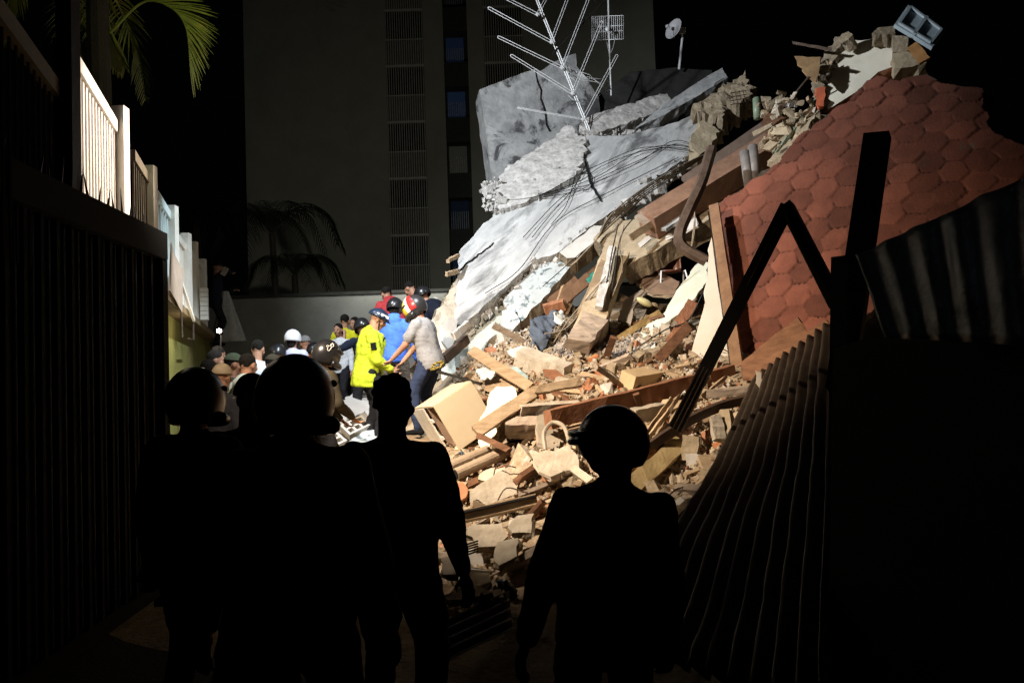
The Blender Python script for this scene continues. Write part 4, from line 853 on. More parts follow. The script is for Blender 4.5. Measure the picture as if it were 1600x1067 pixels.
# ------------------------------------------------------------------ foreground metal: frame, posts, corrugated sheets
m = MB()
fr = thing('bent_steelwork', W(1150, 500, 5.5), 'black steel frame bent into an upside-down V in front of the tiled roof', 'steel frame')
m.beam(W(1231, 322, 5.2), W(1056, 668, 6.0), .10, .06, face=W(1150, 500, 5.5)-CAM); m.build('left_leg', STEEL, fr)
dv = (W(1231, 322, 5.2)-W(1056, 668, 6.0)); sdv = dv.cross(W(1150, 500, 5.5)-CAM).normalized(); nv = sdv.cross(dv).normalized(); nv = nv if nv.dot(CAM-W(1150, 500, 5.5)) > 0 else -nv
for k in (-1.5, -.5, .5, 1.5):
    m = MB(); a = W(1167, 448, 5.5)+sdv*k*.022+nv*.035; b = W(1056, 668, 6.0)+sdv*k*.034+nv*.035; m.beam(a, b, .009, .02, face=nv); m.build('rib', STEELB, fr)
m = MB(); m.beam(W(1229, 322, 5.2), W(1309, 478, 4.6), .085, .06, R(14)); m.build('right_leg', STEEL, fr)
m = MB(); m.beam(W(1224, 332, 5.12), W(1302, 478, 4.53), .013, .05, R(0)); m.build('edge_strip', STEELB, fr)
m = MB(); m.beam(W(1218, 345, 5.16), W(1168, 445, 5.42), .012, .07, R(0)); m.build('edge_strip', STEELB, fr)
bm_('heavy black steel channel leaning right, its top cut square', (1371, 212, 4.5), (1313, 610, 4.2), .135, .08, STEEL, 'steel_channel', 'steel channel', roll=14, seg=2, jit=0)
m = MB(); m.beam(W(1316, 402, 3.9), W(1304, 1300, 3.7), .085, .06, R(25)); m.build('post', M('dim_steel', (.035, .033, .03), (.02, .02, .018), rough=.5, rnd=0), label='dull upright steel post below the leaning channel', cat='post')
def corrugated(lab, c, n, amp, mat, nu=14, wob=.02, th=.004):
    TL, TR, BR, BL = [W(*q) for q in c]; V = []; NN = n*10; nrm = (TR-TL).cross(BL-TL).normalized(); nrm = nrm if nrm.dot(CAM-TL) > 0 else -nrm
    for i in range(nu+1):
        for k in range(NN+1):
            u, v = k/NN, i/nu; p = TL.lerp(TR, u).lerp(BL.lerp(BR, u), v)
            V.append(p+nrm*(amp*(1+.5*nz((u*n*.9, v*1.5, n), 1))*math.cos(2*math.pi*u*n)+wob*nz(p, 1.3)+wob*.5*nz(p, 4))+(TL-BL).normalized()*(.012*nz((u*9, n, 0), 1)*(i == 0)))
    Fc = [(i*(NN+1)+k, i*(NN+1)+k+1, (i+1)*(NN+1)+k+1, (i+1)*(NN+1)+k) for i in range(nu) for k in range(NN)]
    o = mk('corrugated_sheet', V, Fc, mat, label=lab, cat='metal sheet', smooth=True); s = o.modifiers.new('t', 'SOLIDIFY'); s.thickness = th; return o
corrugated('large brown-grey corrugated sheet sloping down in the right foreground', ((1184, 590, 6.9), (1304, 500, 6.4), (1292, 1120, 2.9), (975, 1010, 3.7)), 10, .034, CORR, nu=30, wob=.026)
corrugated('bluish dark corrugated sheet at the right edge', ((1338, 398, 3.2), (1680, 240, 2.6), (1700, 545, 2.45), (1385, 528, 3.1)), 6, .010, CORRB)
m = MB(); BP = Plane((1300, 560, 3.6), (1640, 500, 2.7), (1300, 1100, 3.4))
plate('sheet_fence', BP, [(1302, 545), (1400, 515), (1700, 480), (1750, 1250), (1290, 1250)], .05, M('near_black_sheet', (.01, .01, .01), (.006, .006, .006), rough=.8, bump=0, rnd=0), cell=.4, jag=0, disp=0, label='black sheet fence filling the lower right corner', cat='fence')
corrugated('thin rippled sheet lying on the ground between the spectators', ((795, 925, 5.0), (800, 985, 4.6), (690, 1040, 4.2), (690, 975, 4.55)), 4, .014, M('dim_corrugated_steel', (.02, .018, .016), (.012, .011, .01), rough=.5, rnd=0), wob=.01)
# ------------------------------------------------------------------ antennas
ab = S1.at(921, 205); ad = ab.y-.1
an_ = thing('tv_antenna', ab, 'large bright television antenna with folded V-shaped elements on the top of the slab', 'antenna')
B0, B1 = W(921, 206, ad), W(829, -25, ad+.25)
sv = (B0-B1).cross(ray(870, 100)).normalized()
for s in (-1, 1):
    m = MB(); m.tube([B0+sv*s*.018, B1+sv*s*.018], .011, 6); m.build('boom', ALU, an_)
NB = [(840, 23), (861.6, 66), (878, 106), (894.6, 146), (911, 186.6)]
LE = [(785, -5), (764.7, 13.4), (780, 58.8), (799.8, 87.6), (811, 169)]; RE = [(860, -14), (892, -16), (922, -8), (940, 35), (963.7, 87.6)]
for nb_, le, re in zip(NB, LE, RE):
    for e, dd in ((le, -.35), (re, .35)):
        a, b = W(nb_[0], nb_[1], ad), W(e[0], e[1], ad+dd); d = (b-a).normalized(); s = d.cross(ray(870, 100)).normalized()*(.022 if e is not LE[4] else .01)
        m = MB(); m.tube([a-s, b-s, b-s*.7+d*.02, b+d*.028, b+s*.7+d*.02, b+s, a+s], .0065, 6); m.build('element', ALU, an_)
        m = MB(); m.box(a, (d, s.normalized(), d.cross(s).normalized()), .035, .018, .014); m.build('clamp', ALU, an_)
m = MB(); m.tube([W(863, 85, ad+.1), W(952, -5, ad+.5)], .022, 6); m.build('cross_mast', STEEL, an_)
for i in range(3):
    rr_ = random.Random(i+4); cx, cy = 905, 118
    pts_ = [W(884, 101+i*2, ad+.3)]+[W(cx+22*math.cos(a*1.4+i)*rr_.uniform(.6, 1.1), cy+9*math.sin(a*1.9+i)*rr_.uniform(.6, 1.1), ad+.4) for a in range(1, 8)]+[W(945, 125+i*6, ad+.5), W(955, 140, 17)]
    wire('loose coil of thin pale wire hanging in the antenna, %s strand' % ['upper', 'middle', 'lower'][i], pts_, .006, CABW)
wire('pale wire sagging from the antenna boom to the grid mast', [W(888, 150, ad), W(900, 158, ad), W(922, 158, ad+.3), W(945, 144, 16.5), W(957, 139, 17)], .006, CABW)
gd = 17.2; gr_ = thing('grid_antenna', W(955, 150, gd), 'small curved grid antenna on a thin mast behind the large antenna', 'antenna')
m = MB(); m.tube([W(950, -20, gd), W(951, 40, gd), W(955, 150, gd)], .018, 6); m.build('mast', ALU, gr_)
m = MB()
def gp_(u, v): return W(949.5+24.5*u, 44+18.5*v-1.0*u, gd-.22*u*u+.06-.08*v*v)
for k in range(17):
    u = -1+k/8; m.tube([gp_(u, v/4) for v in range(-4, 5)], .006, 5)
for v in (-1, -.15, .3, 1): m.tube([gp_(-1+k/8, v) for k in range(17)], .008, 5)
m.build('grid', ALU, gr_)
m = MB(); m.tube([W(949, 44, gd), W(949, 46, gd-.35)], .02, 6); m.ell(W(949, 46, gd-.35), (.05, .03, .05)); m.build('feed', ALU, gr_)
wire('pale cable hanging down from the grid antenna', [W(949, 50, gd-.1), W(957, 54, gd-.1), W(960, 66, gd), W(953, 84, gd), W(948, 66, gd)], .007, CABW)
sd_ = 18.3; ds = thing('satellite_dish', W(1061, 107, sd_), 'white satellite dish on a short tilted pole against the black sky', 'satellite dish')
V = []; Fc = []; dc = W(1056, 48, sd_-.1); ax_ = Vector((-.78, -.55, .25)).normalized(); e1 = ax_.cross(ZUP).normalized(); e2 = e1.cross(ax_)
for i in range(9):
    for k in range(28):
        r_ = .245*i/8; a = 2*math.pi*k/28; V.append(dc+(e1*math.cos(a)+e2*math.sin(a))*r_+ax_*(r_*r_*1.4))
for i in range(8):
    for k in range(28): Fc.append((i*28+k, i*28+(k+1) % 28, (i+1)*28+(k+1) % 28, (i+1)*28+k))
o = mk('dish', V, Fc, M('dish_white', (.6, .6, .62), rnd=0, bump=0, rough=.4), ds, smooth=True); s = o.modifiers.new('t', 'SOLIDIFY'); s.thickness = .01
m = MB(); m.tube([W(1067, 50, sd_), W(1061, 109, sd_)], .028, 8); m.build('pole', ALU, ds)
m = MB(); m.box(W(1066, 49, sd_), (Vector((1, 0, 0)), Vector((0, 1, 0)), ZUP), .07, .05, .06); m.build('bracket', WHITEP, ds)
m = MB(); m.tube([dc+e2*-.2, dc+ax_*.25-e2*.05], .008, 5); m.box(dc+ax_*.26-e2*.04, (e1, e2, ax_), .03, .03, .04); m.build('feed_arm', ALU, ds)
# ------------------------------------------------------------------ traced debris
# cabinet: corner towards the camera and three edges
c0 = W(677, 635, 8.35); E1 = (W(736, 596, 8.55)-c0); E2 = W(713, 706, 8.42)-c0; 
u1 = E1.normalized(); u2 = (E2-u1*E2.dot(u1)).normalized(); u3 = u1.cross(u2); u3 = u3 if u3.x < 0 else -u3
L1_, L2_, L3_ = E1.length, E2.length, .62
cb = thing('cabinet', c0+u2*L2_, 'overturned cream cabinet with an open compartment, lying beside the grey T-shirt person', 'cabinet')
T_ = .018
def board(name, o, a, b, la, lb, mat=MELA, n=None):
    n = n or a.cross(b).normalized(); m = MB(); m.box(o+a*la/2+b*lb/2, (a, b, n), la/2, lb/2, T_/2); return m.build(name, mat, cb)
board('side_panel', c0, u1, u2, L1_, L2_); board('side_panel', c0+u3*L3_, u1, u2, L1_, L2_)
board('end_panel', c0+u3*T_*.6, u1, u3, L1_, L3_-T_*1.2); board('end_panel', c0+u2*L2_+u3*T_*.6, u1, u3, L1_, L3_-T_*1.2)
board('back_panel', c0+u1*L1_*.97+u2*T_+u3*T_, u2, u3, L2_-2*T_, L3_-2*T_, M('cabinet_inside', (.30, .2, .14), rnd=0))
board('shelf', c0+u3*L3_*.36+u2*T_, u1, u2, L1_*.9, L2_-2*T_, M('cabinet_inside', (.30, .2, .14), rnd=0))
board('door', c0+u3*L3_*.40-u1*.03, u3, u2, L3_*.6, L2_, M('white_melamine', (.72, .69, .62), rnd=0, bump=0, rough=.5), n=u1)
for k in (.3, .7):
    m = MB(); m.box(c0+u3*L3_*.38+u2*L2_*k-u1*.02, (u3, u2, u1), .03, .02, .012); m.build('hinge', ALU, cb)

slab('white plaster chunk with a crumbled right side behind the timber L', Plane((750, 690, 7.9), (775, 605, 8.4), (800, 640, 8.0)), [(746, 690), (752, 650), (762, 625), (776, 604), (800, 603), (808, 618), (790, 650), (778, 675), (762, 703), (750, 700)], .22, WHITE, 'plaster_chunk', 'rubble', cell=.07, jag=.02, disp=.02, edge=RAW)
slab('crumbled mortar lump beside the white plaster chunk', Plane((780, 670, 7.7), (805, 615, 8.0), (800, 690, 7.6)), [(772, 690), (782, 650), (797, 625), (812, 640), (800, 665), (792, 690), (780, 700)], .25, RAW, 'mortar_lump', 'rubble', cell=.05, jag=.04, disp=.05)
bm_('pale timber arm of the L-shaped frame, left piece', (744, 675, 7.5), (832, 615, 7.9), .12, .06, WOODL, 'timber', 'timber', roll=-20)
bm_('pale timber arm of the L-shaped frame, right piece', (831, 611, 7.9), (906, 598, 8.1), .08, .06, WOODL, 'timber', 'timber', roll=-20)
bm_('dark narrow timber leg under the L-shaped frame', (745, 680, 7.45), (796, 703, 7.3), .055, .05, WOOD, 'timber', 'timber', roll=0)
bm_('long plank slanting down right behind the cabinet', (737, 548, 9.9), (828, 606, 8.9), .13, .05, WOODL, roll=-15)
for i, q in enumerate((((712, 741, 7.2), (790, 706, 7.5)), ((690, 735, 7.35), (762, 704, 7.7)))):
    m = MB(); a, b = W(*q[0]), W(*q[1]); m.tube([a, b], .055, 14); o = m.build('pipe', M('pale_pipe', (.42, .33, .24), (.32, .24, .17), rnd=0, rough=.6), label=['open-ended pale pipe nearest the centre silhouette', 'dusty pipe lying behind the open-ended pipe'][i], cat='pipe')
    if i == 0:
        m = MB(); d = (b-a).normalized(); m.tube([a-d*.003, a+d*.01], .045, 12); m.build('bore_shade', M('bore_shade_black', (.01, .01, .01), rnd=0, bump=0), o)  # black disc on the solid end, painted shade for the hollow
        o.children[0].location = o.children[0].location
bm_('grey weathered timber block under the white timber', (789, 668, 7.7), (846, 668, 7.7), .17, .14, WOODG, 'timber', 'timber', roll=35)
bm_('white painted timber lying level above the grey block', (812, 641, 7.75), (905, 634, 8.0), .10, .09, M('white_timber', (.55, .48, .4), (.4, .33, .26), sc=6, rnd=0), 'timber', 'timber', roll=20)
slab('large cream plastered block in front of the pipes', Plane((735, 775, 6.9), (805, 725, 7.2), (810, 765, 7.0)), [(734, 785), (733, 768), (770, 742), (805, 723), (813, 740), (808, 772), (780, 782), (752, 794)], .28, CREAM, 'plaster_block', 'block', cell=.07, jag=.015, disp=.015, edge=RAW)
slab('cream plaster sheet with torn corners right of the pipes', Plane((835, 705, 7.0), (900, 705, 7.0), (860, 742, 6.7)), [(831, 702), (842, 708), (852, 703), (868, 706), (888, 695), (902, 712), (904, 730), (882, 735), (860, 746), (842, 738), (836, 722)], .05, CREAM, 'plaster_sheet', 'board', cell=.07, jag=.015)
slab('orange-marked brick lump by the centre silhouette', Plane((700, 770, 6.9), (728, 755, 7), (715, 785, 6.8)), [(700, 772), (704, 758), (722, 752), (731, 762), (728, 778), (712, 786)], .14, BRICK, 'brick_lump', 'brick', cell=.05, jag=.012)
slab('pale square concrete block with a dark centre behind the pipes', Plane((755, 742, 7.2), (790, 725, 7.3), (770, 752, 7.1)), [(747, 748), (755, 735), (786, 724), (790, 738), (765, 752)], .15, CREAM, 'concrete_block', 'block', cell=.06, jag=.02)
m = MB(); m.tube(bez([W(852, 703, 7.2), W(850, 676, 7.3), W(864, 660, 7.4), W(882, 668, 7.3), W(892, 702, 7.1)], 8), .02, 8)
m.build('plastic_arch', M('white_plastic', (.42, .36, .28), rnd=0, bump=0, rough=.5), label='pale plastic arch left of the helmeted silhouette', cat='plastic part')
slab('pale curved plastic shell behind the plastic arch', Plane((840, 660, 7.6), (870, 652, 7.7), (850, 695, 7.4)), [(838, 650), (856, 648), (866, 668), (890, 680), (898, 702), (860, 704), (842, 690)], .05, M('white_plastic', (.6, .52, .4)), 'plastic_shell', 'plastic part', cell=.06, jag=.01, disp=.03)
m = MB(); m.beam(W(706, 811, 6.3), W(838, 781, 6.5), .09, .06, R(-20), 6, .003); m.build('timber', WOODL, label='two-toned long timber under the cream block', cat='timber')
m = MB(); m.beam(W(706, 804, 6.27), W(838, 775, 6.47), .016, .03, R(-20), 6, .002); m.build('strip', STEEL, label='thin black strip on the two-toned timber', cat='strip')
for lab, pl, po, mt in (
    ('hexagon-edged tan board below the two-toned timber', ((727, 822, 6.0), (790, 830, 6.0), (760, 852, 5.8)), [(727, 834), (737, 816), (782, 817), (794, 836), (777, 852), (746, 854), (738, 838)], CREAM),
    ('square tan board low between the two silhouettes', ((772, 860, 5.6), (808, 840, 5.7), (780, 882, 5.4)), [(771, 862), (777, 845), (809, 840), (808, 868), (779, 883), (770, 874)], CREAM),
    ('tan board half hidden by the helmeted silhouette', ((795, 820, 5.9), (827, 804, 6.0), (810, 832, 5.8)), [(792, 822), (808, 805), (832, 803), (830, 832), (800, 832)], CREAM),
    ('narrow tan board beside the hanging hand', ((697, 870, 5.5), (710, 868, 5.5), (700, 898, 5.3)), [(688, 872), (706, 868), (712, 897), (694, 898)], CREAM),
    ('dim brown board at the bottom of the lit heap', ((697, 925, 5.0), (768, 905, 5.1), (700, 940, 4.9)), [(690, 930), (720, 916), (748, 912), (772, 922), (735, 932), (698, 938)], TAN),
    ('dim orange plaster lump low in the heap', ((732, 900, 5.2), (765, 895, 5.3), (750, 915, 5.1)), [(730, 905), (742, 893), (762, 895), (768, 908), (745, 916)], TAN),
    ('pale flat board right of the dim orange lump', ((770, 920, 5), (785, 918, 5), (778, 930, 4.9)), [(768, 920), (782, 918), (788, 930), (772, 930)], CREAM),
    ('brown cardboard-like board left of the veined beam end', ((760, 590, 9.6), (800, 600, 9.3), (775, 620, 9.0)), [(757, 585), (790, 582), (812, 600), (805, 622), (770, 628), (758, 610)], WOODL),
    ('tan flat plate in the middle of the heap', ((940, 570, 9.9), (975, 545, 10.2), (960, 590, 9.7)), [(938, 565), (955, 550), (978, 543), (978, 562), (958, 590), (945, 585)], CREAM),
    ('tan triangular plate near the blue plastic', ((985, 545, 10.0), (1018, 535, 10), (1005, 560, 9.8)), [(984, 548), (998, 526), (1015, 537), (1020, 555), (1000, 562)], CREAM),
    ('orange clay slab fragment in the middle of the heap', ((910, 590, 9.3), (942, 580, 9.4), (920, 598, 9.2)), [(908, 594), (918, 582), (938, 578), (944, 588), (935, 596)], BRICK),
    ('orange clay slab fragment left of the other orange one', ((850, 580, 9.6), (875, 584, 9.5), (860, 592, 9.4)), [(848, 577), (870, 578), (882, 588), (866, 594), (852, 588)], BRICK),
    ('pale green-white board standing in the cavity', ((985, 545, 10.4), (1095, 408, 11.2), (1060, 480, 10.6)), [(984, 545), (990, 520), (1035, 492), (1060, 450), (1092, 408), (1106, 410), (1104, 440), (1075, 480), (1040, 505), (1012, 545), (995, 556)], M('green_white_board', (.58, .6, .5), (.48, .5, .4), sc=2, bump=.1, rnd=0)),
    ('brown shelf board with rubble on it in the cavity', ((977, 427, 11.6), (1052, 460, 11.0), (1060, 432, 11.5)), [(976, 426), (1000, 416), (1030, 425), (1062, 440), (1052, 461), (1018, 459)], M('shelf_board', (.28, .18, .12), rnd=0)),
    ('white drape of cloth hanging in the cavity', ((970, 500, 10.8), (1000, 455, 11.2), (985, 510, 10.7)), [(966, 498), (975, 470), (1002, 452), (1012, 455), (992, 478), (985, 508)], cloth('white_drape', (.55, .5, .46))),
    ('white plate leaning on the lower slab beside the gravel', ((800, 548, 10.6), (830, 552, 10.4), (815, 560, 10.3)), [(792, 548), (815, 540), (838, 552), (820, 562), (800, 558)], WHITE),
    ('pale blue-green shard in front of the lower slab', ((795, 580, 9.9), (820, 590, 9.7), (805, 597, 9.6)), [(790, 575), (808, 572), (826, 590), (818, 600), (800, 592)], M('aqua_shard', (.42, .55, .55), rnd=0))):
    slab(lab, Plane(*pl), po, .045, mt, 'board' if mt is not BRICK else 'brick_fragment', 'board' if mt is not BRICK else 'brick', cell=.06, jag=.012, disp=.012, edge=RAW)
for k in range(5): 
    m = MB(); m.beam(W(724, 853+k*4-1, 5.6-.01*k), W(746, 845+k*4, 5.65-.01*k), .012, .03); 
    if k == 0: vt = thing('vent_grille', W(735, 860, 5.6), 'small dark slatted vent in the lower heap', 'vent')
    m.build('slat', STEEL, vt)
slab('white upper slab under the feet of the yellow jacket person', Plane((590, 690, 10.6), (560, 613, 12.8), (527, 647, 11.2)), [(520, 652), (527, 640), (545, 617), (562, 610), (600, 612), (606, 640), (604, 680), (592, 690), (575, 660), (571, 641), (538, 662)], .12, WHITE, 'concrete_slab', 'slab', cell=.1, jag=.03, disp=.02)
slab('grey slab edge below the white upper slab', Plane((538, 664, 10.7), (571, 643, 11.2), (550, 684, 10.4)), [(536, 664), (571, 643), (576, 655), (548, 684)], .1, CONCD, 'concrete_slab', 'slab', cell=.08, jag=.02)
slab('bluish slab strip at the very bottom of the white slabs', Plane((520, 700, 9.9), (576, 672, 10.4), (550, 705, 9.8)), [(505, 712), (545, 690), (576, 670), (600, 672), (590, 690), (545, 710), (520, 725)], .1, MARBLE, 'concrete_slab', 'slab', cell=.1, jag=.02)
for lab, (x_, y_, d_), s_ in (('perforated block between the legs of the yellow jacket person and the kneeling one', (556, 668, 10.4), 1), ('perforated block at the lower left of the white slabs', (516, 694, 9.7), 1)):
    t = thing('perforated_block', W(x_, y_, d_), lab, 'block', 'perforated wall blocks'); bp_ = Plane((x_-12, y_+5, d_-.05), (x_+15, y_-8, d_+.1), (x_-5, y_+22, d_-.2))
    c_ = bp_.at(x_, y_); m = MB(); X_, Y_, Z_ = bp_.u, bp_.v, bp_.n
    for k in range(4): m.box(c_+X_*(-.15+k*.1), (X_, Y_, Z_), .014, .11, .05)
    m.build('rib', WHITE, t); m = MB()
    for k in range(3): m.box(c_+Y_*(-.1+k*.1)+Z_*.003, (X_, Y_, Z_), .165, .013, .048)
    m.build('rib', WHITE, t)
# long beams of the middle
bm_('long reddish brown timber beam crossing the heap behind the helmeted silhouette', (856, 656, 7.45), (1144, 583, 8.6), .17, .12, M('long_beam', (.30, .14, .075), (.2, .09, .05), (.33, .24, .17), sc=5, bump=.3, rnd=0, stain=.66), 'timber_beam', 'beam', roll=10, seg=14)
bm_('cream timber stub right of the helmeted silhouette', (990, 650, 7.4), (1036, 640, 7.6), .13, .09, CREAM, 'timber', 'timber', roll=20)
bm_('cream yellow board slanting at the right shoulder of the helmeted silhouette', (985, 762, 5.9), (1066, 690, 6.6), .14, .04, M('yellow_board', (.5, .38, .19), (.4, .29, .14), rnd=0), roll=-20)
bm_('dark timber above the cream yellow board', (980, 735, 6.1), (1075, 668, 6.9), .09, .06, WOOD, roll=0)
bm_('thin dark batten behind the cream yellow board', (990, 722, 6.4), (1090, 650, 7.1), .06, .05, WOOD, roll=0)
bm_('upright brown brick stub right of the cream yellow board', (1081, 683, 6.5), (1077, 722, 6.4), .13, .08, TAN, 'brick_stub', 'brick', roll=10)
bm_('pale brick stub under the curved profile, left one', (1117, 652, 6.7), (1124, 688, 6.6), .09, .08, CREAM, 'brick_stub', 'brick', roll=-20)
bm_('tan brick stub under the curved profile, right one', (1134, 642, 6.75), (1140, 690, 6.6), .09, .08, TAN, 'brick_stub', 'brick', roll=20)
m = MB(); c_ = bez([W(985, 720, 6.3), W(1040, 680, 6.5), (W(1090, 650, 6.7)), W(1140, 630, 6.8), W(1190, 620, 6.8)], 6)
for i in range(len(c_)-1): m.beam(c_[i], c_[i+1]+(c_[i+1]-c_[i])*.04, .075, .05, R(25))
m.build('curved_profile', M('dark_brown_steel', (.09, .055, .035), (.05, .03, .02), rough=.5, rnd=0), label='long dark brown steel profile bowing across the right of the heap', cat='steel profile')
bm_('level brown batten above the curved profile', (1105, 615, 7.2), (1184, 608, 7.0), .07, .05, WOODG, roll=20)
slab('pale torn metal flap at the top of the corrugated sheet', Plane((1182, 580, 6.6), (1205, 590, 6.4), (1192, 645, 6.3)), [(1180, 578), (1188, 582), (1196, 612), (1204, 618), (1198, 645), (1190, 628), (1182, 610)], .01, M('pale_metal', (.35, .3, .25), rnd=0, rough=.5), 'metal_flap', 'metal sheet', cell=.06, jag=.008)
for i, q in enumerate((((1004, 683, 7.1), (1050, 622, 7.6)), ((1012, 686, 7.0), (1062, 618, 7.7)), ((1020, 690, 6.9), (1040, 660, 7.3)), ((1062, 668, 6.8), (1085, 632, 7.2)), ((1095, 620, 7.6), (1135, 588, 8.0)), ((1050, 655, 7.0), (1110, 590, 7.9)))):
    bm_(['thin pale slat beside the helmeted silhouette, upper of the pair', 'thin pale slat beside the helmeted silhouette, lower of the pair', 'short splinter below the pair of slats', 'pale splinter right of the ribbed frame leg', 'pale torn board end near the roof verge', 'long pale splinter crossing behind the ribbed frame leg'][i], q[0], q[1], .035, .025, WOODL, 'slat', 'slat')
m = MB(); m.beam(W(978, 600, 8.6), W(1021, 592, 8.9), .24, .2, R(30), 2, .004); m.build('cardboard_box', M('box_cream', (.60, .46, .28), (.54, .4, .24), rnd=0), label='cream box-shaped block on top of the long brown beam', cat='block')
bm_('cream plastered beam with a crumbled end beside the gravel', (812, 558, 10.2), (888, 584, 9.7), .24, .2, CREAM, 'plaster_beam', 'beam', roll=30, seg=8, jit=.012)
bm_('thin black bar lying from the rope to the cabinet', (683, 580, 9.6), (752, 600, 9.0), .035, .03, STEEL, 'bar', 'bar', roll=0)
m = MB(); q = W(683, 571, 9.6)
for k in range(3): m.tube([q+Vector(((.05+.012*k)*math.cos(a/8*math.pi+k)+.01*math.sin(a*2.3+k), .04*math.sin(a/2+k), (.03+.01*k)*math.sin(a/8*math.pi+k*1.4)+.01*math.sin(a*3.1))) for a in range(17)], .009, 6)
m.build('rope_coil', M('yellow_black_rope', (.55, .42, .08), (.03, .025, .015), sc=60, rnd=0), label='yellow and black rope coil at the hip of the grey T-shirt person', cat='rope')
# tan pillar in the cavity with white plaster
bm_('leaning tan pillar with a white plaster strip at the cavity mouth', (964, 398, 11.4), (918, 528, 10.3), .36, .26, TAN, 'pillar', 'pillar', roll=15, seg=10, jit=.02)
bm_('white plaster strip on the leaning pillar', (957, 385, 11.1), (936, 480, 10.35), .10, .05, CRUMB, 'plaster_strip', 'strip', roll=10, seg=8, jit=.012)
bm_('narrow brown board left of the leaning pillar', (944, 408, 11.1), (906, 492, 10.5), .10, .04, WOODL, roll=0)
bm_('crumbly tan stub at the foot of the leaning pillar', (925, 505, 10.3), (902, 540, 10.0), .3, .2, WOODG, 'pillar_stub', 'pillar', roll=10, seg=4, jit=.03)
bm_('brown board stack in the cavity, upper board', (862, 473, 11.6), (902, 440, 12), .16, .08, M('cavity_board', (.3, .17, .1), rnd=.1), roll=-10)
bm_('brown board stack in the cavity, lower board', (880, 468, 11.3), (935, 422, 11.9), .16, .08, M('cavity_board', (.3, .17, .1)), roll=-10)
bm_('folded tan board corner in the cavity', (878, 482, 11.2), (888, 452, 11.5), .22, .06, M('cavity_tan', (.4, .26, .15), rnd=0), roll=25)
bm_('hollow brick beside the dark cloth', (850, 484, 11.2), (882, 476, 11.2), .14, .12, BRICK, 'brick', 'brick', roll=20)
bm_('orange torn board upright in the right of the cavity', (1083, 472, 10.2), (1062, 505, 10), .14, .04, BRICK, roll=0)
bm_('orange board strip lower in the right of the cavity', (1070, 500, 10), (1045, 535, 9.8), .10, .04, BRICK, roll=0)
bm_('yellow timber edge running under the pale green board', (950, 540, 10.3), (1030, 488, 10.8), .08, .05, M('yellow_timber', (.5, .34, .14), rnd=0), roll=0)
bm_('brown plank leaning on the roof verge foot', (1030, 560, 9.3), (1075, 510, 9.7), .12, .06, WOOD, roll=0)
bm_('crumbled tan ledge along the heap crest', (950, 585, 9.3), (1060, 545, 9.6), .2, .15, RAW, 'mortar_ledge', 'rubble', roll=20, seg=10, jit=.03)
m = MB(); m.ell(W(1007, 472, 10.9), (.12, .05, .05), 18, 10, Matrix.Rotation(.5, 3, 'Y')); m.build('bowl', M('cream_bowl', (.55, .5, .28), (.45, .4, .2), rough=.4, rnd=0, bump=0), label='round cream-coloured bowl lodged in the cavity', cat='bowl', smooth=True)
# chair bucket
ch = thing('chair', W(1050, 425, 11.4), 'glossy brown moulded chair tipped over in the cavity', 'chair'); V = []; Fc = []
cc0 = W(1049, 408, 11.5)
for i in range(9):
    for k in range(13):
        a = -1.2+2.4*k/12; t = i/8; V.append(cc0+Vector((.22*math.sin(a)-.05, .18*math.cos(a)*(1-.3*t), .12-.26*t+.02*a*a)))
for i in range(8):
    for k in range(12): Fc.append((i*13+k, i*13+k+1, (i+1)*13+k+1, (i+1)*13+k))
CH = M('brown_plastic', (.16, .06, .035), (.12, .045, .03), rough=.25, rnd=0, bump=0, spec=.6)
o = mk('backrest', V, Fc, CH, ch, smooth=True); s = o.modifiers.new('t', 'SOLIDIFY'); s.thickness = .012
m = MB(); m.ell(cc0+Vector((-.03, .02, -.15)), (.2, .17, .025), 16, 6); m.build('seat', CH, ch, smooth=True)
for s in (-1, 1):
    m = MB(); m.tube([cc0+Vector((s*.17, 0, -.15)), cc0+Vector((s*.2, .2, -.45))], .012, 6); m.build('leg', ALU, ch)
    m = MB(); m.tube([cc0+Vector((s*.17, -.1, -.15)), cc0+Vector((s*.21, -.2, -.4))], .012, 6); m.build('leg', ALU, ch)
# wrinkled dark cloth
def drape(lab, pl, poly, mat, name='cloth', cat='cloth', amp=.05, sc=5):
    pl = Plane(*pl); o = plate(name, pl, poly, .012, mat, cell=.035, jag=.012, disp=0, label=lab, cat=cat)
    for v in o.data.vertices:
        q = v.co+o.location; v.co += pl.n*amp*(noise.noise(Vector((q.x*sc*2.2+q.z*sc, q.y*sc, q.z*sc*.8)))+.5*noise.noise(q*sc*3))
    o.data.polygons.foreach_set('use_smooth', [True]*len(o.data.polygons)); return o
drape('crumpled dark blue-grey cloth hanging out of the cavity', ((828, 500, 10.9), (868, 484, 11.2), (850, 545, 10.5)), [(828, 502), (845, 495), (868, 482), (876, 492), (866, 510), (858, 530), (848, 548), (832, 542), (828, 522)], cloth('slate_cloth', (.10, .12, .155)), amp=.09)
drape('small white rag beside the dark cloth', ((868, 490, 10.8), (882, 500, 10.8), (872, 505, 10.7)), [(866, 488), (880, 484), (884, 500), (876, 508), (868, 500)], cloth('white_rag', (.6, .6, .56)), amp=.06, sc=8)
drape('white crumpled bag beside the cabinet top', ((745, 580, 9.5), (775, 576, 9.5), (755, 592, 9.3)), [(744, 580), (756, 574), (776, 577), (772, 588), (752, 594)], cloth('white_bag', (.68, .72, .74)), 'bag', 'bag', amp=.07, sc=8)
drape('pale crumpled sheet on the crest of the heap', ((910, 548, 10.4), (932, 540, 10.5), (925, 555, 10.2)), [(908, 548), (918, 538), (934, 542), (936, 556), (920, 556)], cloth('grey_white_rag', (.5, .46, .42)), 'rag', 'cloth', amp=.06, sc=8)
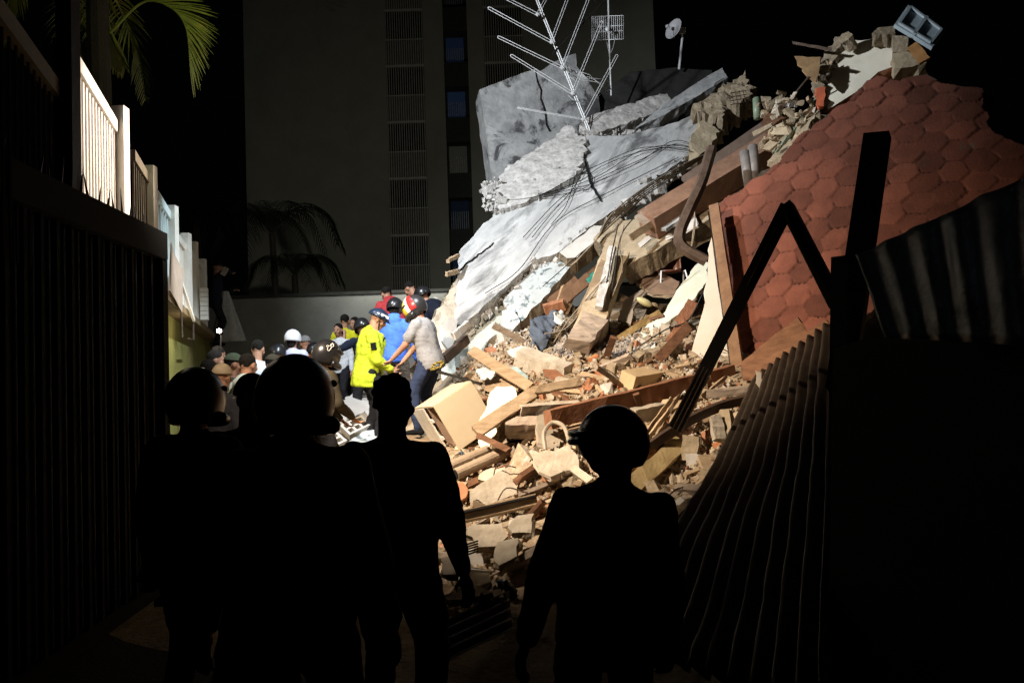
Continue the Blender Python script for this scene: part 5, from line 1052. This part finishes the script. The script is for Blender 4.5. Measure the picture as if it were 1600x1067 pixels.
drape('small blue plastic scrap on the heap crest', ((1014, 550, 9.7), (1024, 548, 9.7), (1018, 560, 9.6)), [(1013, 556), (1016, 546), (1024, 548), (1021, 559)], M('blue_plastic', (.12, .3, .6), rnd=0, bump=0, rough=.4), 'plastic_scrap', 'plastic', amp=.03, sc=9)
drape('purple-blue fabric scrap on the heap', ((970, 565, 9.7), (985, 560, 9.7), (978, 572, 9.6)), [(968, 568), (974, 560), (988, 562), (982, 572)], cloth('violet_rag', (.18, .18, .36)), 'rag', 'cloth', amp=.04, sc=9)
drape('green fabric scrap high in the cavity', ((918, 440, 11.4), (930, 425, 11.6), (926, 442, 11.4)), [(917, 438), (926, 424), (932, 428), (925, 443)], cloth('teal_rag', (.04, .22, .17)), 'rag', 'cloth', amp=.04, sc=9)
# hanging and lying wires
for i, q in enumerate(([(966, 350), (955, 400), (948, 440), (930, 490), (912, 540)], [(975, 352), (968, 385), (972, 420), (955, 470), (948, 520)], [(990, 340), (970, 370), (960, 430), (952, 480), (953, 540)], [(1085, 345), (1081, 385), (1086, 350), (1083, 300)], [(940, 440), (905, 480), (885, 505), (865, 535)], [(946, 432), (920, 470), (885, 512), (850, 522)], [(1000, 540), (1040, 515), (1075, 500), (1100, 455)], [(980, 560), (1010, 535), (1050, 528), (1085, 530)])):
    wire(['thin wire hanging down the left of the pillar', 'thin wire looping over the pillar', 'thin wire in front of the pillar foot', 'looped wire hanging from the tan slab', 'pale cord slanting from the pillar to the cloth', 'second pale cord slanting to the cloth', 'twisted wire in front of the pale green board', 'yellow cord lying across the cavity floor'][i],
         [W(x_, y_, 10.6 if i not in (6, 7) else 9.9) for x_, y_ in q], .009, CAB if i in (0, 2, 6) else CABT)
for i in range(5):
    a = i*7; wire('splinter-like cable strand %s on the tan slab edge' % ['nearest the crack', 'second from the crack', 'in the middle of its bundle', 'second from the roof', 'nearest the roof'][i],
         [W(900-a*.3, 410+a*.2, 11.6), W(925+a*.2, 382-a*.2, 11.9), W(955, 352-a*.6, 12.3), W(1010, 305-a*.5, 12.8), W(1075, 262-a*.3, 13.3), W(1110, 238, 13.6)], .011, CABT)
for i, (a, b) in enumerate((((1206, 252, 10.3), (1275, 155, 10.6)), ((1212, 240, 10.3), (1262, 172, 10.6)), ((1195, 232, 10.6), (1270, 168, 10.5)), ((1200, 205, 10.9), (1262, 180, 10.7)))):
    bm_(['greenish rod along the upper roof edge, lowest', 'greenish rod along the upper roof edge, second', 'pale slat across the upper roof edge', 'cream slat end sticking out above the beams'][i], a, b, .035 if i < 2 else .06, .03, [M('greenish_rod', (.3, .36, .26), rnd=0), M('greenish_rod', (.3, .36, .26)), WOODL, CREAM][i], 'rod' if i < 2 else 'slat', 'rod' if i < 2 else 'slat')
m = MB(); m.tube([W(1182, 155, 11.2), W(1184, 185, 11.1)], .055, 12); m.build('bottle', M('green_plastic', (.22, .28, .19), rough=.4, rnd=0, bump=0), label='small green cylinder left of the crumbled roof edge', cat='cylinder', smooth=True)
bm_('small bright white block on the crumbled roof edge', (1230, 161, 10.7), (1244, 161, 10.7), .09, .06, M('bright_white', (.75, .75, .8), rnd=0), 'block', 'block')
slab('rounded brown timber stump left of the crumbled roof edge', Plane((1195, 160, 11.2), (1228, 158, 11.1), (1205, 190, 11.0)), [(1190, 172), (1198, 155), (1215, 152), (1232, 160), (1228, 182), (1205, 196), (1192, 188)], .2, WOOD, 'stump', 'wood', cell=.07, jag=.03, disp=.05)
slab('tan mortar mass below the crumbled roof edge', Plane((1205, 250, 10.4), (1270, 170, 10.8), (1240, 215, 10.3)), [(1200, 262), (1210, 230), (1235, 190), (1262, 170), (1280, 178), (1250, 215), (1222, 245)], .25, TAN, 'mortar_mass', 'rubble', cell=.06, jag=.05, disp=.08)

# ------------------------------------------------------------------ scattered rubble: every piece its own object
POLY = np.array([(700, 600), (760, 520), (830, 500), (900, 500), (1000, 500), (1080, 520), (1140, 580), (1180, 640), (1140, 740), (1060, 850), (1000, 800), (840, 800), (800, 880), (790, 940), (700, 960), (690, 860), (695, 720)])
def inP(x, y, A=POLY): return bool(inpoly(np.array([x]), np.array([y]), A)[0])
def rndpt(A=POLY):
    lo, hi = A.min(0), A.max(0)
    while True:
        x, y = random.uniform(lo[0], hi[0]), random.uniform(lo[1], hi[1])
        if inP(x, y, A): return x, y
def rrot(flat=0):
    return Matrix.Rotation(random.uniform(0, 6.28), 3, 'Z') @ Matrix.Rotation(random.gauss(0, .5 if flat else 1.2), 3, 'X') @ Matrix.Rotation(random.gauss(0, .4 if flat else 1.2), 3, 'Y')
LMK = {'cream cabinet': (705, 650), 'white plaster chunk': (770, 650), 'open-ended pale pipe': (745, 725), 'large cream plastered block': (770, 760), 'two-toned long timber': (770, 795), 'hexagon-edged tan board': (762, 835), 'dark slatted vent': (735, 857), 'dim brown board': (730, 925), 'yellow and black rope coil': (683, 571), 'long plank behind the cabinet': (782, 578), 'cream plastered beam': (850, 571), 'dark blue-grey cloth': (850, 515), 'leaning tan pillar': (940, 465), 'round bowl': (1007, 472), 'tipped brown chair': (1050, 415), 'pale green-white board': (1045, 480), 'white upholstered board': (1110, 480), 'blue plastic scrap': (1018, 553), 'grey gravel band': (910, 545), 'cream box-shaped block': (1000, 595), 'long reddish timber beam': (960, 632), 'pale plastic arch': (872, 680), 'torn cream plaster sheet': (870, 720), 'level white timber': (860, 638), 'pair of thin slats': (1035, 652), 'ribbed steel leg': (1100, 575), 'cream yellow board': (1025, 725), 'bowed steel profile': (1090, 650), 'lower greenish slab': (740, 540), 'brick stub': (1079, 702)}
CW = {'black_cable': 'black', 'rusty_steel': 'rusty', 'tan_cable': 'tan', 'white_rag': 'white', 'slate_cloth': 'slate-coloured', 'grey_white_rag': 'greyish', 'dust_cloth': 'brown', 'cream_plaster': 'cream', 'raw_mortar': 'grey-brown', 'tan_plaster': 'tan', 'white_plaster': 'white', 'pale_wood': 'pale wooden', 'grey_wood': 'greyish wooden', 'brown_wood': 'dark wooden', 'orange_brick': 'brick-red', 'orange_clay': 'light orange'}
ORD = ['', 'second', 'third', 'fourth', 'fifth', 'sixth', 'seventh', 'eighth', 'ninth', 'tenth', 'eleventh', 'twelfth', 'thirteenth', 'fourteenth', 'fifteenth', 'sixteenth', 'seventeenth', 'eighteenth', 'nineteenth', 'twentieth']+['%dth' % k for k in range(21, 60)]
PEND = []
def describe(o, x, y, size, mat, noun, LM=LMK):
    PEND.append((o, x, y, size, mat, noun, LM))
def finish_labels():
    from collections import defaultdict
    B = defaultdict(list)
    for o, x, y, size, mat, noun, LM in PEND:
        k = min(LM, key=lambda n: (LM[n][0]-x)**2+(LM[n][1]-y)**2); lx, ly = LM[k]; dx, dy = x-lx, y-ly; dist = math.hypot(dx, dy)
        rel = ('right of' if dx > 0 else 'left of') if abs(dx) > abs(dy) else ('below' if dy > 0 else 'above')
        B['%s %s %s %s the %s' % (size, CW[mat.name], noun, rel, k)].append((dist, o))
    for base, L in B.items():
        L.sort(key=lambda q: q[0])
        for i, (dd, o) in enumerate(L):
            o['label'] = base if len(L) == 1 else (base+', nearest to it' if i == 0 else base+', %s nearest' % ORD[i])
KEEP = [(645, 598), (740, 590), (762, 645), (757, 702), (690, 715), (645, 690)]
KEEP = np.array(KEEP)
KEEPS = [(KEEP, 8.9)]+[(np.array(p_), d_) for p_, d_ in (
    ([(730, 787), (731, 764), (805, 719), (816, 740), (811, 775), (752, 797)], 7.3), ([(690, 745), (708, 735), (785, 700), (796, 712), (715, 752), (690, 755)], 7.7),
    ([(829, 700), (905, 695), (906, 735), (860, 750), (834, 724)], 7.2), ([(704, 818), (704, 802), (838, 774), (840, 790)], 6.6), ([(725, 834), (737, 814), (784, 815), (796, 836), (778, 856), (744, 856)], 6.1),
    ([(768, 862), (777, 842), (811, 838), (810, 870), (779, 886)], 5.8), ([(788, 822), (808, 803), (832, 801), (830, 834)], 6.1), ([(740, 680), (826, 608), (836, 620), (748, 690)], 8.0), ([(828, 605), (906, 590), (908, 604), (832, 620)], 8.2),
    ([(744, 690), (750, 650), (775, 602), (808, 602), (808, 620), (780, 680), (755, 705)], 8.5), ([(854, 650), (1140, 572), (1146, 592), (858, 672)], 9.0), ([(976, 578), (1022, 576), (1024, 607), (978, 610)], 9.0),
    ([(785, 658), (848, 658), (848, 682), (788, 682)], 7.9), ([(810, 636), (908, 628), (908, 642), (812, 650)], 8.1), ([(730, 545), (745, 542), (832, 604), (822, 614)], 10), ([(806, 552), (892, 570), (890, 598), (806, 572)], 10.3),
    ([(983, 770), (985, 752), (1060, 684), (1070, 694), (1000, 768)], 6.8), ([(908, 592), (918, 576), (944, 578), (944, 596)], 9.5), ([(936, 592), (938, 560), (980, 541), (980, 565), (958, 592)], 10.2), ([(690, 938), (690, 925), (750, 908), (775, 920), (735, 936)], 5.2))]
def kept(x, y, d):
    for A_, dd in KEEPS:
        if A_[:, 0].min() <= x <= A_[:, 0].max() and A_[:, 1].min() <= y <= A_[:, 1].max() and d < dd and inP(x, y, A_): return True
    return False
def scatter(count, name, label, cat, group, mats, dims, A=POLY, flat=0, n=11, up=.1, box=False):
    for i in range(count):
        q = None
        while q is None:
            x, y = rndpt(A); q, d = hit(x, y)
            if q is not None and kept(x, y, d): q = None
        s = min(1.9, math.exp(random.gauss(-.05, .55))); sx, sy, sz = [v*s*random.uniform(.7, 1.3) for v in dims]
        if box:
            mb = MB(); mb.beam((-sx/2, 0, 0), (sx/2, 0, 0), sy, sz, 0, 4, min(sy, sz)*.12, face=(0, 0, 1)); V, Fc = mb.V, mb.F
        else: V, Fc = chunk_mesh(sx, sy, sz, n, flat=bool(flat))
        m = rrot(flat); q = q+ZUP*(min(sx, sy, sz)*up+random.uniform(-.04, .03))
        mt = random.choice(mats); o = mk(name, [m @ v+q for v in V], Fc, mt, label=label, cat=cat, group=group)
        describe(o, x, y, 'small' if s < .85 else ('large' if s > 1.3 else 'medium'), mt, {'concrete_chunk': 'masonry lump', 'board_fragment': 'flat piece', 'brick_fragment': 'brick fragment', 'wood_splinter': 'splinter', 'cavity_rubble': 'fragment'}[name])
scatter(150, 'concrete_chunk', 'broken lump of cream or tan masonry scattered in the heap', 'rubble', 'masonry lumps scattered in the heap', [CREAM, CREAM, RAW, TAN, WHITE], (.15, .11, .085))
scatter(90, 'board_fragment', 'flat broken piece of tan board or plaster scattered in the heap', 'rubble', 'flat plaster and board pieces in the heap', [CREAM, TAN, WOODL, WOODG], (.30, .19, .03), flat=1, n=9)
scatter(50, 'brick_fragment', 'orange clay brick fragment scattered in the heap', 'brick', 'orange brick fragments in the heap', [BRICK, M('orange_clay', (.55, .24, .11), (.4, .16, .07), rnd=.3)], (.11, .075, .05))
scatter(110, 'wood_splinter', 'thin broken wooden slat or splinter scattered in the heap', 'wood', 'wood splinters in the heap', [WOODL, WOODL, WOOD, WOODG], (.5, .045, .022), flat=1, box=True)
for i in range(34):
    q = None
    while q is None: x, y = rndpt(); q, dd_ = hit(x, y)
    h_ = random.uniform(0, 6.28); L_ = random.uniform(.12, .34); k_ = random.uniform(-1, 1); dr = Vector((math.cos(h_), math.sin(h_)*.6, random.uniform(-.3, .5)))
    m = MB(); m.tube(bez([q+ZUP*.02, q+dr*L_*.5+Vector((0, 0, .06+.05*k_)), q+dr*L_+Vector((.06*k_, 0, .03)), q+dr*L_*1.35+Vector((.1*k_, .05, -.03))], 4), .006, 5)
    o = m.build('bent_wire', random.choice([CAB, STEELB, CABT]), cat='wire', group='bent wires sticking out of the heap', label='x'); PEND.append((o, x, y, 'thin', o.data.materials[0], 'bent wire', LMK))
for i in range(16):
    q = None
    while q is None: x, y = rndpt(); q, dd_ = hit(x, y)
    V = []; Fc = []; N_ = 9; s_ = random.uniform(.12, .26); sx_ = random.uniform(0, 50); mr_ = rrot(1)
    for j in range(N_):
        for k in range(N_):
            u, v = (j/(N_-1)-.5), (k/(N_-1)-.5); V.append(mr_ @ Vector((u*s_, v*s_*.7, .06*noise.noise(Vector((u*5+sx_, v*5, 0)))+.03*noise.noise(Vector((u*12+sx_, v*12, 3)))))+q+ZUP*.04)
    Fc = [(j*N_+k, (j+1)*N_+k, (j+1)*N_+k+1, j*N_+k+1) for j in range(N_-1) for k in range(N_-1)]
    mt = random.choice([cloth('white_rag', (.6, .6, .56)), cloth('slate_cloth', (.10, .12, .155)), cloth('grey_white_rag', (.5, .46, .42)), cloth('dust_cloth', (.3, .24, .18))])
    o = mk('crumpled_scrap', V, Fc, mt, cat='scrap', group='crumpled scraps of cloth and paper in the heap', label='x', smooth=True); sm_ = o.modifiers.new('t', 'SOLIDIFY'); sm_.thickness = .004
    PEND.append((o, x, y, 'small', mt, 'crumpled scrap', LMK))
CAV = np.array([(850, 470), (960, 420), (1090, 400), (1085, 520), (900, 520), (850, 520)])
scatter(30, 'cavity_rubble', 'dusty fragment lying inside the dark cavity', 'rubble', 'fragments inside the cavity', [RAW, WOODL, TAN, BRICK], (.2, .12, .06), A=CAV)
TOPE = np.array([(1180, 165), (1230, 150), (1285, 150), (1290, 90), (1320, 55), (1300, 120), (1270, 190), (1215, 250), (1195, 230)])
ep = Plane((1185, 180, 11), (1300, 80, 10.8), (1215, 245, 10.4))
for i in range(60):
    x, y = rndpt(TOPE); V, Fc = chunk_mesh(*[v*math.exp(random.gauss(-.15, .55)) for v in (.13, .1, .07)], 10); m_ = rrot(); q = ep.at(x, y)+ep.n*random.uniform(0, .12); mt = random.choice([RAW, CREAM, TAN, WOODL])
    o = mk('mortar_fragment', [m_ @ v+q for v in V], Fc, mt, label='mortar fragment in the crumbled edge above the tiled roof', cat='rubble', group='mortar fragments above the roof')
    describe(o, x, y, random.choice(['']) or 'small', mt, 'mortar fragment', {'green cylinder': (1183, 170), 'bright white block': (1237, 161), 'exposed brick patch': (1282, 150), 'triangular brown board': (1262, 105), 'white wall fragment': (1310, 90), 'lowest greenish rod': (1225, 225)})
finish_labels()
# edges of the slabs: crumbs along the lower rim (fine rubble, uncountable)
fine = MB(); fine_b = MB()
def fine_add(mb, q, s):
    V, Fc = chunk_mesh(s*random.uniform(.6, 1.4), s*random.uniform(.5, 1.2), s*random.uniform(.3, .9), 7); m = rrot(); mb.add([m @ v+q for v in V], Fc)
for i in range(8500):
    x, y = rndpt(); q, d = hit(x, y)
    if q and not kept(x, y, d): fine_add(fine if random.random() < .92 else fine_b, q+ZUP*random.uniform(0, .03), math.exp(random.gauss(-3.2, .5)))
fine.build('fine_rubble', M('fine_rubble_mat', (.50, .42, .31), (.25, .17, .1), (.55, .53, .5), sc=9, bump=.5, rnd=0, stain=.55, stsc=7), kind='stuff', label='fine grey and tan debris covering the heap', cat='debris')
fine_b.build('fine_brick_debris', BRICK, kind='stuff', label='fine orange brick crumbs among the heap', cat='debris')
rim = MB()
def rimline(pts, l, n, s, wd=.12):
    P_ = [S1.at(*q)+S1.n*l for q in pts]
    for i in range(n):
        t = random.random()*(len(P_)-1); k = int(t); q = P_[k].lerp(P_[k+1], t-k)+Vector([random.gauss(0, wd*.5) for _ in range(3)]); fine_add(rim, q, s*math.exp(random.gauss(0, .5)))
rimline([(1110, 178), (1080, 240), (1000, 296), (929, 352), (870, 395)], -.12, 420, .07)
rimline([(870, 395), (833, 408), (788, 450), (730, 502)], -.15, 160, .045, .07)
rimline([(767, 290), (770, 315), (785, 328)], .0, 150, .09, .16)
rimline([(792, 484), (784, 515), (757, 540), (738, 575), (705, 604)], -.3, 220, .06, .1)
rimline([(905, 205), (950, 208), (1000, 200)], -.1, 90, .05, .08)
rim.build('slab_rim_rubble', CRUMB, kind='stuff', label='pale crumbs along the broken rims of the big slab', cat='debris')
gr = MB()
for i in range(900):
    q, d = hit(random.uniform(820, 1000), random.uniform(525, 560))
    if q: fine_add(gr, q+ZUP*random.uniform(.0, .05), .05)
gr.build('grey_gravel', M('grey_gravel_mat', (.42, .38, .34), (.22, .19, .17), rnd=0), kind='stuff', label='grey gravel band on the crest of the heap', cat='debris')
# ------------------------------------------------------------------ people
for p in PEOPLE: build_person(p)
def pl_(p, v): return Vector(v)
for p in PEOPLE:
    S = p['S']; H = S['skull']; hr = S['hr']; rt = p['root']; hd = lambda v: H+hr @ Vector(v)
    if 'bright yellow' in p['label']:
        m = MB(); m.add([hd(v) for v in [(.055, .088, .085), (.107, .0, .085), (.113, .0, .055), (.06, .1, .055), (.065, .105, .087), (.117, .0, .087), (.122, .0, .053), (.07, .113, .053)]], [(4, 5, 6, 7), (0, 4, 7, 3), (1, 2, 6, 5), (0, 1, 5, 4), (3, 7, 6, 2), (0, 3, 2, 1)]); m.build('helmet_label', WHITEP, rt, local=True)
        e = S['sh'][1].lerp(S['el', 1], .45); m = MB(); ax = (S['el', 1]-S['sh'][1]).normalized(); X = Vector((0, 1, 0)); X = (X-ax*X.dot(ax)).normalized(); N_ = ax.cross(X); N_ = N_ if N_.x > 0 else -N_
        m.box(e+N_*.088, (ax, X, N_), .045, .035, .012); m.build('sleeve_patch', BLACK, rt, local=True)
        m = MB(); c_ = S['chest']; m.beam(c_+Vector((.17, .10, .0)), c_+Vector((.0, .17, .06)), .035, .02, face=(1, 1, 0)); m.build('chest_patch', BLACK, rt, local=True)
    if 'multicoloured' in p['label']:
        for nm, a0, a1, mt in (('yellow_panel', 12, 56, M('yellow_shell', (.8, .62, .03), rnd=0, bump=0, rough=.3)), ('white_panel', 57, 80, M('white_shell', (.75, .73, .7), rnd=0, bump=0, rough=.3)), ('red_panel', 82, 112, M('red_shell', (.62, .03, .03), rnd=0, bump=0, rough=.3))):
            for s in (1, -1):
                V = []; Fc = []; nn, mm = 10, 12
                for i in range(nn+1):
                    for k in range(mm+1):
                        az = R(90-(a0+(a1-a0)*i/nn)+0); el = R(-18+90*k/mm)   # azimuth from front, side s
                        y = math.sin(-az)*1; V.append(hd((s*.139*math.cos(az)*math.cos(el), .164*math.sin(az)*math.cos(el)-.012, -.003+.164*math.sin(el))))
                for i in range(nn):
                    for k in range(mm): Fc.append((i*(mm+1)+k, (i+1)*(mm+1)+k, (i+1)*(mm+1)+k+1, i*(mm+1)+k+1))
                o = mk(nm, V, Fc, mt, rt, smooth=True, local=True)
    if 'white emblem' in p['label']:
        hx = [(-.5, 1), (-.2, 1.15), (0, .7), (.05, .3), (.45, .1), (.75, .25), (.8, -.1), (.5, -.3), (.55, -.7), (.2, -.95), (.05, -.6), (-.1, -.35), (-.15, .1), (-.5, .35), (-.55, .75), (-.5, 1)]
        P_ = []
        for x_, y_ in hx:
            az = -.35-x_*.34; el = .32+y_*.30
            P_.append(hd((.141*math.cos(az)*math.cos(el), .166*math.sin(az)*math.cos(el)-.012, -.003+.166*math.sin(el))))
        m = MB(); m.tube(P_, .0045, 6); m.build('helmet_emblem', WHITEP, rt, local=True)
    if 'reflective vest' in p['label']:
        for s, mt in ((0, ORA),):
            m = MB(); c_ = S['chest']; m.beam(c_+Vector((.03, -.15, .15)), c_+Vector((.03, -.15, -.2)), .06, .02, face=(0, 1, 0)); m.build('reflective_stripe', M('pale_orange_stripe', (.8, .45, .35), rnd=0, bump=0), rt, local=True)
    if 'white shoulder mark' in p['label']:
        m = MB(); c_ = S['chest']+S['rl'] @ Vector((.08, -.145, .1)); 
        for k in range(2): m.beam(c_+Vector((k*.04, 0, 0)), c_+Vector((k*.04, .05, .02)), .02, .01, face=(0, -1, 1))
        m.build('shoulder_mark', WHITEP, rt, local=True)
    if 'white beard' in p['label']:
        m = MB(); m.ell(hd((0, .075, -.085)), (.055, .045, .05), 14, 8); m.build('beard', cloth('white_hair', (.6, .58, .55)), rt, local=True, smooth=True)
    if 'holding a phone' in p['label']:
        pass
q = W(351, 424, 16.2); m = MB(); m.box(q, (Vector((.5, 0, .85)), Vector((0, 1, 0)), Vector((.85, 0, -.5))), .09, .02, .05); m.build('phone', M('phone_case', (.5, .42, .36), rough=.3, rnd=0, bump=0), label='pale phone held up by the person on the wall', cat='phone')
